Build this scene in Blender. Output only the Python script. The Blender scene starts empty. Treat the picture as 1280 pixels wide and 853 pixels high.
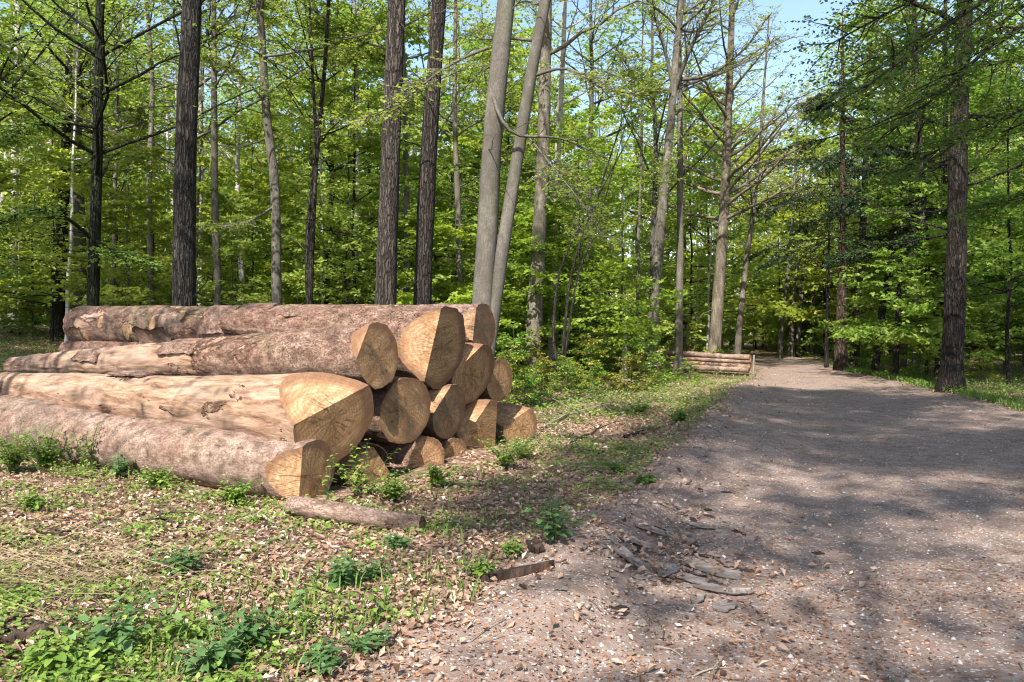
import bpy, bmesh, math, random
import numpy as np
from mathutils import Vector, Matrix, Quaternion

# ------------------------------------------------------------------ camera, light, exposure
scene = bpy.context.scene
col = scene.collection
F, HOR, CAMH = 995.0, 412.0, 1.6          # focal length (px at 1280 wide), horizon row, eye height
cam_data = bpy.data.cameras.new("camera")
cam_data.lens = 28.0
cam_data.sensor_width = 36.0
cam_data.shift_y = (HOR - 426.5) / 1280.0
cam_data.clip_start, cam_data.clip_end = 0.05, 2000.0
cam = bpy.data.objects.new("camera", cam_data)
cam.location = (0, 0, CAMH)
cam.rotation_euler = (math.radians(90), 0, 0)
col.objects.link(cam)
scene.camera = cam

SUN_EL = math.radians(47)
SUN_H = Vector((-0.33, -0.944)).normalized()
SUN = Vector((SUN_H.x * math.cos(SUN_EL), SUN_H.y * math.cos(SUN_EL), math.sin(SUN_EL)))
world = bpy.data.worlds.new("World")
scene.world = world
world.use_nodes = True
wn = world.node_tree
sky = wn.nodes.new("ShaderNodeTexSky")
sky.sky_type = 'NISHITA'
sky.sun_disc = False
sky.sun_elevation = SUN_EL
sky.sun_rotation = math.atan2(SUN_H.x, SUN_H.y)
sky.air_density, sky.dust_density, sky.ozone_density = 1.0, 1.0, 1.0
wn.links.new(sky.outputs[0], wn.nodes["Background"].inputs[0])
wn.nodes["Background"].inputs[1].default_value = 0.14
sun_data = bpy.data.lights.new("sun", 'SUN')
sun_data.energy = 5.0
sun_data.angle = math.radians(0.53)
sun_data.color = (1.0, 0.95, 0.87)
sun = bpy.data.objects.new("sun", sun_data)
sun.rotation_euler = SUN.to_track_quat('Z', 'Y').to_euler()
sun.location = (-20, -40, 50)
col.objects.link(sun)
scene.view_settings.view_transform = 'Standard'
scene.view_settings.look = 'None'
scene.view_settings.exposure = 1.25
scene.view_settings.gamma = 1.0
scene.view_settings.use_curve_mapping = False
cy = scene.cycles
cy.max_bounces, cy.diffuse_bounces, cy.glossy_bounces, cy.transmission_bounces = 5, 3, 1, 3
cy.use_light_tree = False
cy.pixel_filter_type = 'BLACKMAN_HARRIS'
cy.filter_width = 1.15
cy.caustics_reflective = cy.caustics_refractive = False
cy.use_denoising = True
cy.use_adaptive_sampling = True
cy.adaptive_threshold = 0.02
scene.render.use_persistent_data = False

# ------------------------------------------------------------------ helpers
rng = np.random.default_rng(7)


def _hash(ix, iy, iz, seed):
    h = (ix * 374761393 + iy * 668265263 + iz * 2147483647 + seed * 974634777) & 0xffffffff
    h = ((h ^ (h >> 13)) * 1274126177) & 0xffffffff
    h = ((h ^ (h >> 16)) * 2246822519) & 0xffffffff
    return ((h ^ (h >> 15)) & 0xffffff) / float(0xffffff)


def noise(p, scale=1.0, seed=0, octaves=1):
    """value noise in -1..1, p is (N,2) or (N,3)"""
    p = np.asarray(p, float)
    if p.shape[1] == 2:
        p = np.column_stack([p, np.zeros(len(p))])
    out = np.zeros(len(p)); amp = 1.0; tot = 0.0
    for o in range(octaves):
        q = p * (scale * 2 ** o) + 137.3 * (o + 1)
        i = np.floor(q).astype(np.int64); f = q - i; f = f * f * (3 - 2 * f)
        v = 0
        for dx in (0, 1):
            for dy in (0, 1):
                for dz in (0, 1):
                    w = (f[:, 0] if dx else 1 - f[:, 0]) * (f[:, 1] if dy else 1 - f[:, 1]) * (f[:, 2] if dz else 1 - f[:, 2])
                    v = v + w * _hash(i[:, 0] + dx, i[:, 1] + dy, i[:, 2] + dz, seed + o)
        out += amp * (v * 2 - 1); tot += amp; amp *= 0.5
    return out / tot


def sstep(a, b, x):
    t = np.clip((np.asarray(x, float) - a) / (b - a), 0, 1)
    return t * t * (3 - 2 * t)


def nrm(v):
    return v / np.maximum(np.linalg.norm(v, axis=-1, keepdims=True), 1e-9)


class MB:
    """collects vertices and faces (triangles or quads as numpy arrays) for one mesh"""

    def __init__(s):
        s.v, s.f, s.r, s.n = [], [], [], 0

    def add(s, verts, faces, rnd=None, mat=0):
        verts = np.asarray(verts, float).reshape(-1, 3); faces = np.asarray(faces, np.int64)
        s.v.append(verts); s.f.append((faces + s.n, mat))
        s.r.append(np.zeros(len(verts)) if rnd is None else np.broadcast_to(rnd, (len(verts),)))
        s.n += len(verts)

    def mesh(s, name, mats, smooth=True):
        me = bpy.data.meshes.new(name)
        for m in (mats if isinstance(mats, (list, tuple)) else [mats]):
            me.materials.append(m)
        if not s.v:
            return me
        V = np.concatenate(s.v); R = np.concatenate(s.r)
        me.vertices.add(len(V)); me.vertices.foreach_set("co", V.astype(np.float32).ravel())
        loops = np.concatenate([f.ravel() for f, _ in s.f])
        sizes = np.concatenate([np.full(len(f), f.shape[1]) for f, _ in s.f])
        mi = np.concatenate([np.full(len(f), m) for f, m in s.f])
        me.loops.add(len(loops)); me.loops.foreach_set("vertex_index", loops.astype(np.int32))
        me.polygons.add(len(sizes))
        me.polygons.foreach_set("loop_start", np.concatenate([[0], np.cumsum(sizes)[:-1]]).astype(np.int32))
        me.polygons.foreach_set("loop_total", sizes.astype(np.int32))
        me.polygons.foreach_set("material_index", mi.astype(np.int32))
        me.polygons.foreach_set("use_smooth", np.full(len(sizes), bool(smooth)))
        a = me.attributes.new("rnd", 'FLOAT', 'POINT'); a.data.foreach_set("value", R.astype(np.float32))
        me.update(calc_edges=True)
        return me

    def build(s, name, mats, parent=None, smooth=True):
        return link(name, s.mesh(name, mats, smooth), parent)


def link(name, data, parent=None, loc=None):
    o = bpy.data.objects.new(name, data)
    col.objects.link(o)
    if parent is not None:
        o.parent = parent
    if loc is not None:
        o.location = loc
    return o


def tag(o, label=None, cat=None, group=None, kind=None):
    if cat and not kind:
        kind = "thing"
    for k, v in (("label", label), ("category", cat), ("group", group), ("kind", kind)):
        if v:
            o[k] = v
    return o


def thing(name, label, cat, loc, group=None):
    e = link(name, None, None, loc)
    e.empty_display_size = 0.2
    return tag(e, label, cat, group)


def tubes(mb, P, R, k=6, rnd=0.0, mat=0, cap=False):
    """P (B,n,3) polylines, R (B,n) radii: B tapered tubes with k sides"""
    P = np.asarray(P, float); R = np.asarray(R, float)
    B, n, _ = P.shape
    T = nrm(np.gradient(P, axis=1))
    mean = nrm(P[:, -1] - P[:, 0])
    ref = np.where(np.abs(mean[:, 2:3]) > 0.8, np.array([[1.0, 0.0, 0]]), np.array([[0, 0, 1.0]]))
    U = nrm(np.cross(T, ref[:, None, :])); W = np.cross(T, U)
    a = np.arange(k) * 2 * math.pi / k
    V = P[:, :, None, :] + R[:, :, None, None] * (np.cos(a)[None, None, :, None] * U[:, :, None, :] + np.sin(a)[None, None, :, None] * W[:, :, None, :])
    idx = np.arange(B * n * k).reshape(B, n, k)
    q = np.stack([idx[:, :-1], np.roll(idx, -1, 2)[:, :-1], np.roll(idx, -1, 2)[:, 1:], idx[:, 1:]], -1).reshape(-1, 4)
    rv = np.repeat(np.broadcast_to(np.asarray(rnd, float), (B,)), n * k)
    off = mb.n
    mb.add(V.reshape(-1, 3), q, rv, mat)
    return V


def leaf_quads(mb, pos, axis, normal, size, rnd, width=0.32, mat=0, fold=0.06):
    """one folded rhombus per leaf"""
    a = nrm(axis); w = nrm(np.cross(normal, a)); nn = np.cross(a, w)
    L = size[:, None]
    v = np.stack([pos, pos + a * L * .45 + w * L * width + nn * L * fold, pos + a * L, pos + a * L * .45 - w * L * width + nn * L * fold], 1)
    mb.add(v.reshape(-1, 3), np.arange(len(pos) * 4).reshape(-1, 4), np.repeat(rnd, 4), mat)


def leaf_fine(mb, pos, axis, normal, size, rnd, width=0.3, mat=0, droop=0.12):
    """a leaf of two curved halves along a midrib (8 points)"""
    a = nrm(axis); w = nrm(np.cross(normal, a)); nn = np.cross(a, w)
    L = size[:, None]
    m0 = pos; m1 = pos + a * L * .35 + nn * L * .02; m2 = pos + a * L * .7 - nn * L * droop * .4; m3 = pos + a * L - nn * L * droop
    up = nn * L * .07
    l1 = m1 + w * L * width + up; l2 = m2 + w * L * width * .75 + up * .6
    r1 = m1 - w * L * width + up; r2 = m2 - w * L * width * .75 + up * .6
    v = np.stack([m0, m1, m2, m3, l1, l2, r1, r2], 1)
    N = len(pos); b = np.arange(N)[:, None] * 8
    quads = np.concatenate([b + np.array([[1, 2, 5, 4]]), b + np.array([[2, 1, 6, 7]])])
    tris = np.concatenate([b + np.array([[0, 1, 4]]), b + np.array([[1, 0, 6]]), b + np.array([[2, 3, 5]]), b + np.array([[3, 2, 7]])])
    rr = np.repeat(rnd, 8)
    off = mb.n
    mb.v.append(v.reshape(-1, 3)); mb.r.append(rr); mb.n += N * 8
    mb.f.append((quads + off, mat)); mb.f.append((tris + off, mat))


# ------------------------------------------------------------------ materials
class NT:
    def __init__(s, name):
        s.m = bpy.data.materials.new(name); s.m.use_nodes = True
        s.t = s.m.node_tree; s.t.nodes.clear()
        s.out = s.t.nodes.new("ShaderNodeOutputMaterial")

    def n(s, typ, ins=None, **props):
        nd = s.t.nodes.new(typ)
        for k, v in props.items():
            setattr(nd, k, v)
        for k, v in (ins or {}).items():
            if isinstance(v, bpy.types.NodeSocket):
                s.t.links.new(v, nd.inputs[k])
            else:
                nd.inputs[k].default_value = v
        return nd

    def coord(s, scale=(1, 1, 1), kind="Object", rot=(0, 0, 0)):
        c = s.n("ShaderNodeTexCoord")
        return s.n("ShaderNodeMapping", {"Vector": c.outputs[kind], "Scale": scale, "Rotation": rot}).outputs[0]

    def noise(s, vec, scale, detail=4, rough=0.6, dist=0.0):
        return s.n("ShaderNodeTexNoise", {"Vector": vec, "Scale": scale, "Detail": detail, "Roughness": rough, "Distortion": dist}).outputs["Fac"]

    def ramp(s, fac, stops, interp='LINEAR'):
        r = s.n("ShaderNodeValToRGB", {"Fac": fac})
        cr = r.color_ramp; cr.interpolation = interp
        while len(cr.elements) < len(stops):
            cr.elements.new(0.5)
        for e, (p, c) in zip(cr.elements, stops):
            e.position = p
            e.color = (c, c, c, 1) if isinstance(c, (int, float)) else (*c, 1)
        return r.outputs[0]

    def mix(s, fac, a, b, mode='MIX'):
        nd = s.n("ShaderNodeMix", data_type='RGBA', blend_type=mode)
        for sock, v in ((nd.inputs[0], fac), (nd.inputs[6], a), (nd.inputs[7], b)):
            if isinstance(v, bpy.types.NodeSocket):
                s.t.links.new(v, sock)
            else:
                sock.default_value = v if isinstance(v, (int, float)) else (*v, 1)
        return nd.outputs[2]

    def math(s, op, a, b=0.0, clamp=False):
        return s.n("ShaderNodeMath", {0: a, 1: b}, operation=op, use_clamp=clamp).outputs[0]

    def bump(s, h, strength=0.5, dist=0.02, normal=None):
        ins = {"Height": h, "Strength": strength, "Distance": dist}
        if normal is not None:
            ins["Normal"] = normal
        return s.n("ShaderNodeBump", ins).outputs[0]

    def bsdf(s, color, rough=0.8, normal=None, spec=0.3):
        ins = {"Base Color": color if isinstance(color, bpy.types.NodeSocket) else (*color, 1), "Roughness": rough, "Specular IOR Level": spec}
        if normal is not None:
            ins["Normal"] = normal
        return s.n("ShaderNodeBsdfPrincipled", ins).outputs[0]

    def done(s, shader):
        s.t.links.new(shader, s.out.inputs[0])
        return s.m


def leaf_material(name, stops, trans=(0.30, 0.42, 0.03), tmix=0.42, rough=0.5):
    t = NT(name)
    a = t.n("ShaderNodeAttribute", attribute_name="rnd").outputs["Fac"]
    c = t.ramp(a, stops)
    oi = t.n("ShaderNodeObjectInfo").outputs["Color"]
    c = t.mix(1.0, c, oi, 'MULTIPLY')
    tr = t.mix(1.0, t.mix(0.5, c, trans, 'MIX'), oi, 'MULTIPLY')
    b = t.bsdf(c, rough, spec=0.35)
    d = t.n("ShaderNodeBsdfTranslucent", {"Color": tr}).outputs[0]
    return t.done(t.n("ShaderNodeMixShader", {0: tmix, 1: b, 2: d}).outputs[0])


M = {}
M['leaf'] = leaf_material("beech_leaf", [(0, (.145, .205, .034)), (.45, (.225, .29, .05)), (.8, (.29, .335, .065)), (1, (.35, .365, .09))], trans=(.52, .62, .08), tmix=.5)
M['dark_leaf'] = leaf_material("shade_painted_leaf", [(0, (.06, .105, .02)), (.5, (.10, .16, .027)), (1, (.155, .21, .04))], trans=(.25, .36, .018), tmix=.48)  # darker copy of the beech leaf, crown shade put into the green
M['needle'] = leaf_material("conifer_needle", [(0, (.014, .032, .012)), (.6, (.028, .055, .02)), (1, (.06, .07, .03))], trans=(.04, .07, .02), tmix=.2)
M['herb'] = leaf_material("herb_leaf", [(0, (.075, .145, .024)), (.5, (.16, .25, .042)), (.85, (.24, .33, .06)), (1, (.32, .38, .085))], trans=(.26, .36, .04), tmix=.35)
M['nettle'] = leaf_material("nettle_leaf", [(0, (.05, .11, .035)), (.6, (.10, .18, .06)), (1, (.17, .26, .09))], trans=(.22, .34, .06), tmix=.35)
M['grass'] = leaf_material("grass_blade", [(0, (.05, .11, .015)), (.6, (.11, .19, .03)), (1, (.22, .25, .07))], trans=(.25, .33, .04), tmix=.3)
M['straw'] = leaf_material("dry_grass", [(0, (.20, .14, .08)), (.5, (.33, .25, .14)), (1, (.48, .38, .23))], trans=(.4, .3, .15), tmix=.2, rough=.7)
M['litter'] = leaf_material("dead_leaf", [(0, (.07, .035, .02)), (.25, (.20, .11, .068)), (.6, (.37, .235, .165)), (.9, (.52, .38, .29)), (1, (.62, .51, .42))], trans=(.3, .17, .08), tmix=.15, rough=.65)
M['crumb'] = leaf_material("leaf_crumb", [(0, (.06, .03, .02)), (.45, (.22, .10, .05)), (.8, (.33, .15, .07)), (1, (.40, .24, .14))], trans=(.3, .15, .07), tmix=.1, rough=.7)


def bark_tree(name, dark, mid, light, stretch, scale, bump, moss=0.0, bands=False, furrow=0.0, wrinkle=0.0):
    t = NT(name)
    v = t.coord((1, 1, stretch))
    n1 = t.noise(v, scale, 6, .65, .3)
    n2 = t.noise(t.coord(), 1.3, 3, .6)
    c = t.ramp(n1, [(.28, dark), (.5, mid), (.72, light)])
    c = t.mix(t.ramp(n2, [(.4, 0.0), (.65, .55)]), c, t.mix(.5, c, mid))
    if bands:
        nb = t.noise(t.coord((1, 1, 9)), 3.0, 3, .6)
        c = t.mix(t.ramp(nb, [(.57, 0.0), (.66, .8)]), c, (.035, .03, .027))
    if moss:
        nm = t.noise(t.coord(), 2.3, 5, .7)
        c = t.mix(t.ramp(nm, [(.5, 0.0), (.7, moss)]), c, (.10, .125, .05))
    fine = t.noise(t.coord((1, 1, .5)), 42, 4, .75)
    c = t.mix(t.ramp(fine, [(.42, .55), (.58, 0.0)]), c, t.mix(1.0, c, (.45, .43, .42), 'MULTIPLY'))
    fh = fine
    if furrow:
        vv = t.n("ShaderNodeVectorMath", {0: t.coord((1, 1, .13)), 1: t.n("ShaderNodeVectorMath", {0: t.n("ShaderNodeTexNoise", {"Vector": t.coord((1, 1, .5)), "Scale": 7.0, "Detail": 4.0}).outputs["Color"], "Scale": .10}, operation='SCALE').outputs[0]}, operation='ADD').outputs[0]
        fd = t.n("ShaderNodeTexVoronoi", {"Vector": vv, "Scale": 20.0}, feature='DISTANCE_TO_EDGE').outputs["Distance"]
        fr_ = t.ramp(fd, [(.02, 0.0), (.22, 1.0)])
        c = t.mix(t.math('MULTIPLY', t.math('SUBTRACT', 1.0, fr_), furrow), c, (.012, .010, .009))
        fh = t.math('ADD', t.math('MULTIPLY', fr_, 2.2), fine)
    if wrinkle:
        wr = t.noise(t.coord((.6, .6, 7)), 5.0, 5, .7, .5)
        c = t.mix(t.ramp(wr, [(.55, 0.0), (.68, wrinkle)]), c, (.05, .044, .038))
        shade_blotch = t.noise(t.coord((1, 1, .45)), 2.6, 6, .72)
        c = t.mix(t.ramp(shade_blotch, [(.47, 0.0), (.58, .75)]), c, (.075, .068, .052))  # dark blotches: mottled bark with dappled shadow painted into it
        fh = t.math('ADD', fh, wr)
    oi = t.n("ShaderNodeObjectInfo").outputs["Color"]
    c = t.mix(1.0, c, oi, 'MULTIPLY')
    nb2 = t.noise(t.coord((1, 1, stretch)), scale * 2.2, 5, .7)
    h = t.math('ADD', t.math('ADD', n1, t.math('MULTIPLY', nb2, .5)), t.math('MULTIPLY', fh, .35))
    return t.done(t.bsdf(c, .9, t.bump(h, bump, .04), .15))


M['bark_dark'] = bark_tree("furrowed_dark_bark", (.022, .019, .017), (.055, .047, .041), (.115, .102, .09), .12, 11, 1.0, furrow=.85)
M['bark_beech'] = bark_tree("smooth_grey_bark", (.085, .075, .063), (.135, .12, .102), (.195, .175, .152), .5, 3.2, .3, .3, wrinkle=.5)
M['bark_mid'] = bark_tree("grey_brown_bark", (.05, .042, .034), (.13, .115, .095), (.26, .235, .205), .3, 6, .8, .4, wrinkle=.6)
M['bark_birch'] = bark_tree("pale_birch_bark", (.22, .20, .18), (.42, .39, .36), (.58, .55, .51), .6, 5, .4, 0, True)
M['bark_twig'] = bark_tree("twig_bark", (.05, .038, .03), (.12, .095, .075), (.20, .165, .13), .4, 8, .3)

# felled logs: bark with peeled patches (object colour: R peel, G tone, B stain)
def log_bark():
    t = NT("felled_log_bark")
    oi = t.n("ShaderNodeSeparateColor", {0: t.n("ShaderNodeObjectInfo").outputs["Color"]})
    v = t.coord((.55, 1, 1)); vs = t.coord((.16, 1, 1))
    loc = t.n("ShaderNodeObjectInfo").outputs["Random"]
    plates = t.n("ShaderNodeTexVoronoi", {"Vector": t.n("ShaderNodeVectorMath", {0: v, 1: t.n("ShaderNodeVectorMath", {0: t.n("ShaderNodeTexNoise", {"Vector": v, "Scale": 9.0, "Detail": 5.0}).outputs["Color"], "Scale": .34}, operation='SCALE').outputs[0]}).outputs[0], "Scale": 22.0}, feature='DISTANCE_TO_EDGE').outputs["Distance"]
    crack = t.ramp(plates, [(0.0, 0.0), (.07, 1.0)])
    n1 = t.noise(v, 9, 6, .68)
    n2 = t.noise(v, 2.2, 4, .6)
    barkc = t.ramp(n1, [(.32, (.06, .031, .022)), (.45, (.18, .10, .07)), (.57, (.29, .178, .128)), (.72, (.43, .31, .24))])
    grey = t.ramp(n1, [(.33, (.105, .068, .05)), (.46, (.245, .165, .125)), (.56, (.345, .248, .195)), (.72, (.475, .37, .305))])
    barkc = t.mix(oi.outputs[1], barkc, grey)
    barkc = t.mix(t.ramp(n2, [(.42, 0.0), (.62, .75)]), barkc, t.mix(.5, barkc, (.21, .095, .06)))
    barkc = t.mix(t.math('MULTIPLY', t.math('SUBTRACT', 1.0, crack), t.math('MULTIPLY', t.math('SUBTRACT', .85, oi.outputs[1]), .55)), barkc, (.05, .028, .021))
    spk = t.noise(t.coord((1, 1, 1)), 38, 4, .75)
    barkc = t.mix(t.ramp(spk, [(.36, .7), (.48, 0.0)]), barkc, (.07, .045, .036))
    big = t.noise(t.coord((.5, 1, 1)), 1.1, 5, .7, .8)
    barkc = t.mix(t.ramp(big, [(.52, 0.0), (.64, .5)]), barkc, (.13, .10, .078))
    wn_ = t.noise(vs, 14, 6, .7, .4)
    wood = t.ramp(wn_, [(.33, (.075, .04, .026)), (.45, (.20, .115, .072)), (.56, (.31, .195, .13)), (.72, (.42, .30, .22))])
    wood = t.mix(t.ramp(t.noise(vs, 3.0, 3, .6), [(.45, 0.0), (.7, .7)]), wood, (.24, .175, .14))
    pm = t.math('ADD', t.noise(t.coord((.45, 1, 1)), 2.6, 6, .62, .5), t.math('SUBTRACT', oi.outputs[0], .5))
    gr = t.math('MULTIPLY', t.math('SUBTRACT', t.n("ShaderNodeObjectInfo").outputs["Alpha"], .5), t.math('ADD', t.math('MULTIPLY', t.n("ShaderNodeSeparateXYZ", {0: t.n("ShaderNodeTexCoord").outputs["Object"]}).outputs[0], -.2), -.45))
    pm = t.math('ADD', pm, gr)
    mask = t.ramp(pm, [(.485, 0.0), (.51, 1.0)])
    edge = t.math('MULTIPLY', t.ramp(pm, [(.44, 0.0), (.485, 1.0)]), t.ramp(pm, [(.485, 1.0), (.52, 0.0)]))
    c = t.mix(mask, barkc, wood)
    c = t.mix(t.math('MULTIPLY', edge, .7), c, (.10, .045, .028))
    nm = t.noise(t.coord(), 1.6, 4, .6)
    c = t.mix(t.math('MULTIPLY', t.ramp(nm, [(.52, 0.0), (.68, .6)]), oi.outputs[2]), c, (.17, .175, .075))
    hb = t.math('ADD', t.math('MULTIPLY', crack, .6), n1)
    hb = t.math('ADD', t.math('MULTIPLY', hb, t.math('SUBTRACT', 1.2, oi.outputs[1])), t.math('MULTIPLY', spk, .5))
    h = t.math('ADD', t.math('MULTIPLY', t.math('SUBTRACT', 1.0, mask), t.math('ADD', hb, .8)), t.math('MULTIPLY', wn_, .45))
    return t.done(t.bsdf(c, .85, t.bump(h, 1.0, .03), .2))


def log_wood(name="sawn_wood"):
    t = NT(name)
    oi = t.n("ShaderNodeSeparateColor", {0: t.n("ShaderNodeObjectInfo").outputs["Color"]})
    co = t.n("ShaderNodeTexCoord").outputs["Object"]
    wob = t.n("ShaderNodeVectorMath", {0: t.n("ShaderNodeTexNoise", {"Vector": co, "Scale": 5.0, "Detail": 2.0}).outputs["Color"], "Scale": .05}, operation='SCALE').outputs[0]
    cw = t.n("ShaderNodeVectorMath", {0: co, 1: wob}, operation='ADD').outputs[0]
    xyz = t.n("ShaderNodeSeparateXYZ", {0: cw})
    rad = t.math('SQRT', t.math('ADD', t.math('POWER', xyz.outputs[1], 2.0), t.math('POWER', xyz.outputs[2], 2.0)))
    ring = t.math('SINE', t.math('MULTIPLY', rad, 190.0))
    ang = t.math('ARCTAN2', xyz.outputs[1], xyz.outputs[2])
    rt = t.math('MULTIPLY', oi.outputs[1], 1.0)
    tw = t.n("ShaderNodeVectorRotate", {"Vector": co, "Angle": rt}, rotation_type='X_AXIS').outputs[0]
    tws = t.n("ShaderNodeMapping", {"Vector": tw, "Scale": (1, 1, .13)}).outputs[0]
    st = t.noise(tws, 30, 6, .75, .3)      # saw and tear marks
    sl = t.noise(tws, 7, 4, .65, .6)
    n2 = t.noise(co, 3.4, 6, .7)
    fib = t.noise(t.coord((.12, 1, 1)), 36, 5, .75)
    c = t.ramp(t.math('ADD', t.math('MULTIPLY', st, .55), t.math('MULTIPLY', sl, .45)), [(.34, (.13, .066, .03)), (.46, (.31, .178, .083)), (.56, (.43, .265, .135)), (.68, (.54, .37, .22))])
    c = t.mix(t.math('MULTIPLY', t.math('ADD', ring, 1.0), .22), c, (.20, .10, .042))
    c = t.mix(t.math('MULTIPLY', t.ramp(fib, [(.5, 0.0), (.72, .7)]), .7), c, (.17, .095, .045))
    heart = t.ramp(rad, [(.06, .5), (.22, 0.0)])
    c = t.mix(t.math('MULTIPLY', heart, .5), c, (.36, .19, .08))
    stain = t.math('ADD', n2, t.math('SUBTRACT', oi.outputs[2], .5))
    c = t.mix(t.ramp(stain, [(.44, 0.0), (.66, .8)]), c, (.10, .07, .045))
    c = t.mix(t.math('MULTIPLY', oi.outputs[0], .8), c, t.mix(1.0, c, (1.22, 1.2, 1.32), 'MULTIPLY'))  # sunlit cream painted on viewer-facing cuts, also lightens the knots
    rel = t.math('DIVIDE', rad, t.n("ShaderNodeObjectInfo").outputs["Alpha"])
    rel = t.math('ADD', rel, t.math('MULTIPLY', t.math('SUBTRACT', n2, .5), .35))
    c = t.mix(t.ramp(rel, [(.80, 0.0), (.98, .75)]), c, (.12, .06, .035))
    red = t.noise(co, 5.5, 5, .7, 1.0)
    c = t.mix(t.ramp(red, [(.54, 0.0), (.66, .6)]), c, (.27, .11, .045))
    cr = t.n("ShaderNodeCombineXYZ", {0: t.math('MULTIPLY', ang, 2.2), 1: t.math('MULTIPLY', rad, 1.2), 2: oi.outputs[1]}).outputs[0]
    cn = t.noise(cr, 3.0, 3, .6)
    crk = t.ramp(t.math('ABSOLUTE', t.math('SUBTRACT', cn, .5)), [(0.0, 1.0), (.022, 0.0)])
    crk = t.math('MULTIPLY', crk, t.ramp(rad, [(.02, .75), (.34, .0)]))
    c = t.mix(crk, c, (.07, .04, .022))
    h = t.math('SUBTRACT', t.math('ADD', st, t.math('MULTIPLY', fib, .5)), t.math('MULTIPLY', crk, 2.0))
    return t.done(t.bsdf(c, .75, t.bump(h, .9, .016), .2))


M['log_bark'] = log_bark()
M['log_wood'] = log_wood()


def simple(name, stops, scale, bump=.5, rough=.9, stretch=(1, 1, 1), dist=.01, spec=.2):
    t = NT(name)
    n1 = t.noise(t.coord(stretch), scale, 6, .7)
    return t.done(t.bsdf(t.ramp(n1, stops), rough, t.bump(n1, bump, dist), spec))


M['bark_slab'] = simple("loose_bark", [(.3, (.06, .046, .04)), (.48, (.155, .125, .11)), (.7, (.28, .235, .21))], 14, .8, stretch=(.3, 1, 1))
M['rotten'] = simple("rotten_wood", [(.3, (.010, .007, .005)), (.5, (.032, .020, .015)), (.7, (.10, .066, .048))], 9, 1.0, stretch=(1, 1, .2), dist=.03)
M['grey_wood'] = simple("weathered_wood", [(.3, (.10, .072, .055)), (.5, (.24, .185, .15)), (.7, (.40, .33, .28))], 16, .5, stretch=(.2, 1, 1))
M['stone'] = None


def ground_mat(name, road):
    t = NT(name)
    co = t.n("ShaderNodeTexCoord").outputs["Object"]
    n0 = t.noise(co, .9, 4, .6)
    n1 = t.noise(co, 6, 6, .7)
    n2 = t.noise(co, 55, 4, .7)
    grit = t.n("ShaderNodeTexVoronoi", {"Vector": co, "Scale": 70.0}).outputs["Color"]
    gs = t.n("ShaderNodeSeparateColor", {0: grit}).outputs[0]
    soil = t.ramp(n1, [(.3, (.11, .079, .063)), (.48, (.205, .152, .125)), (.70, (.335, .262, .225))])
    soil = t.mix(t.ramp(n0, [(.4, 0.0), (.65, .6)]), soil, (.28, .202, .163))
    soil = t.mix(t.ramp(n2, [(.45, 0.0), (.75, .65)]), soil, (.10, .074, .062))
    soil = t.mix(t.ramp(gs, [(.90, 0.0), (.96, .7)]), soil, (.50, .46, .43))
    soil = t.mix(t.ramp(gs, [(.05, .6), (.12, 0.0)]), soil, (.26, .12, .065))
    h = t.math('ADD', t.math('MULTIPLY', n2, .5), t.math('ADD', t.math('MULTIPLY', gs, .25), n1))
    if road:
        return t.done(t.bsdf(soil, .92, t.bump(h, .8, .022), .15))
    vor = t.n("ShaderNodeTexVoronoi", {"Vector": t.n("ShaderNodeVectorMath", {0: co, 1: t.n("ShaderNodeVectorMath", {0: t.n("ShaderNodeTexNoise", {"Vector": co, "Scale": 8.0}).outputs["Color"], "Scale": .12}, operation='SCALE').outputs[0]}).outputs[0], "Scale": 17.0}).outputs["Color"]
    vs = t.n("ShaderNodeSeparateColor", {0: vor}).outputs[0]
    lit = t.ramp(vs, [(0.0, (.08, .045, .03)), (.35, (.20, .12, .078)), (.7, (.32, .205, .145)), (1, (.44, .31, .23))])
    green = t.ramp(n1, [(.3, (.03, .065, .014)), (.6, (.07, .12, .025)), (.8, (.12, .17, .04))])
    gmask = t.ramp(t.noise(co, .55, 5, .65), [(.46, 0.0), (.60, .75)])
    lit = t.mix(gmask, lit, green)
    a = t.n("ShaderNodeAttribute", attribute_name="rnd").outputs["Fac"]
    c = t.mix(a, soil, lit)
    return t.done(t.bsdf(c, .92, t.bump(t.math('ADD', h, t.math('MULTIPLY', vs, a)), .8, .03), .15))


M['ground'] = ground_mat("forest_floor", False)
M['road'] = ground_mat("packed_soil_road", True)
t_ = NT("gravel_stone")
a_ = t_.n("ShaderNodeAttribute", attribute_name="rnd").outputs["Fac"]
M['stone'] = t_.done(t_.bsdf(t_.ramp(a_, [(0, (.16, .13, .12)), (.5, (.32, .28, .26)), (1, (.62, .58, .55))]), .8))


# ------------------------------------------------------------------ terrain
def xl(y):
    y = np.asarray(y, float)
    e = np.maximum(y - 36, 0)
    return -1.6 + .355 * y - .018 * e ** 2 + .05 * np.minimum(y + 1, 0) ** 2


def xr(y):
    y = np.asarray(y, float)
    e = np.maximum(y - 34, 0)
    return 7.0 + .2 * y + .155 * e - .018 * np.maximum(y - 36, 0) ** 2 + .05 * np.minimum(y + 1, 0) ** 2


def xl_n(y):
    y = np.asarray(y, float)
    q = np.column_stack([y, np.zeros_like(y)])
    return xl(y) + .28 * noise(q, .5, 11, 3)


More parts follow.
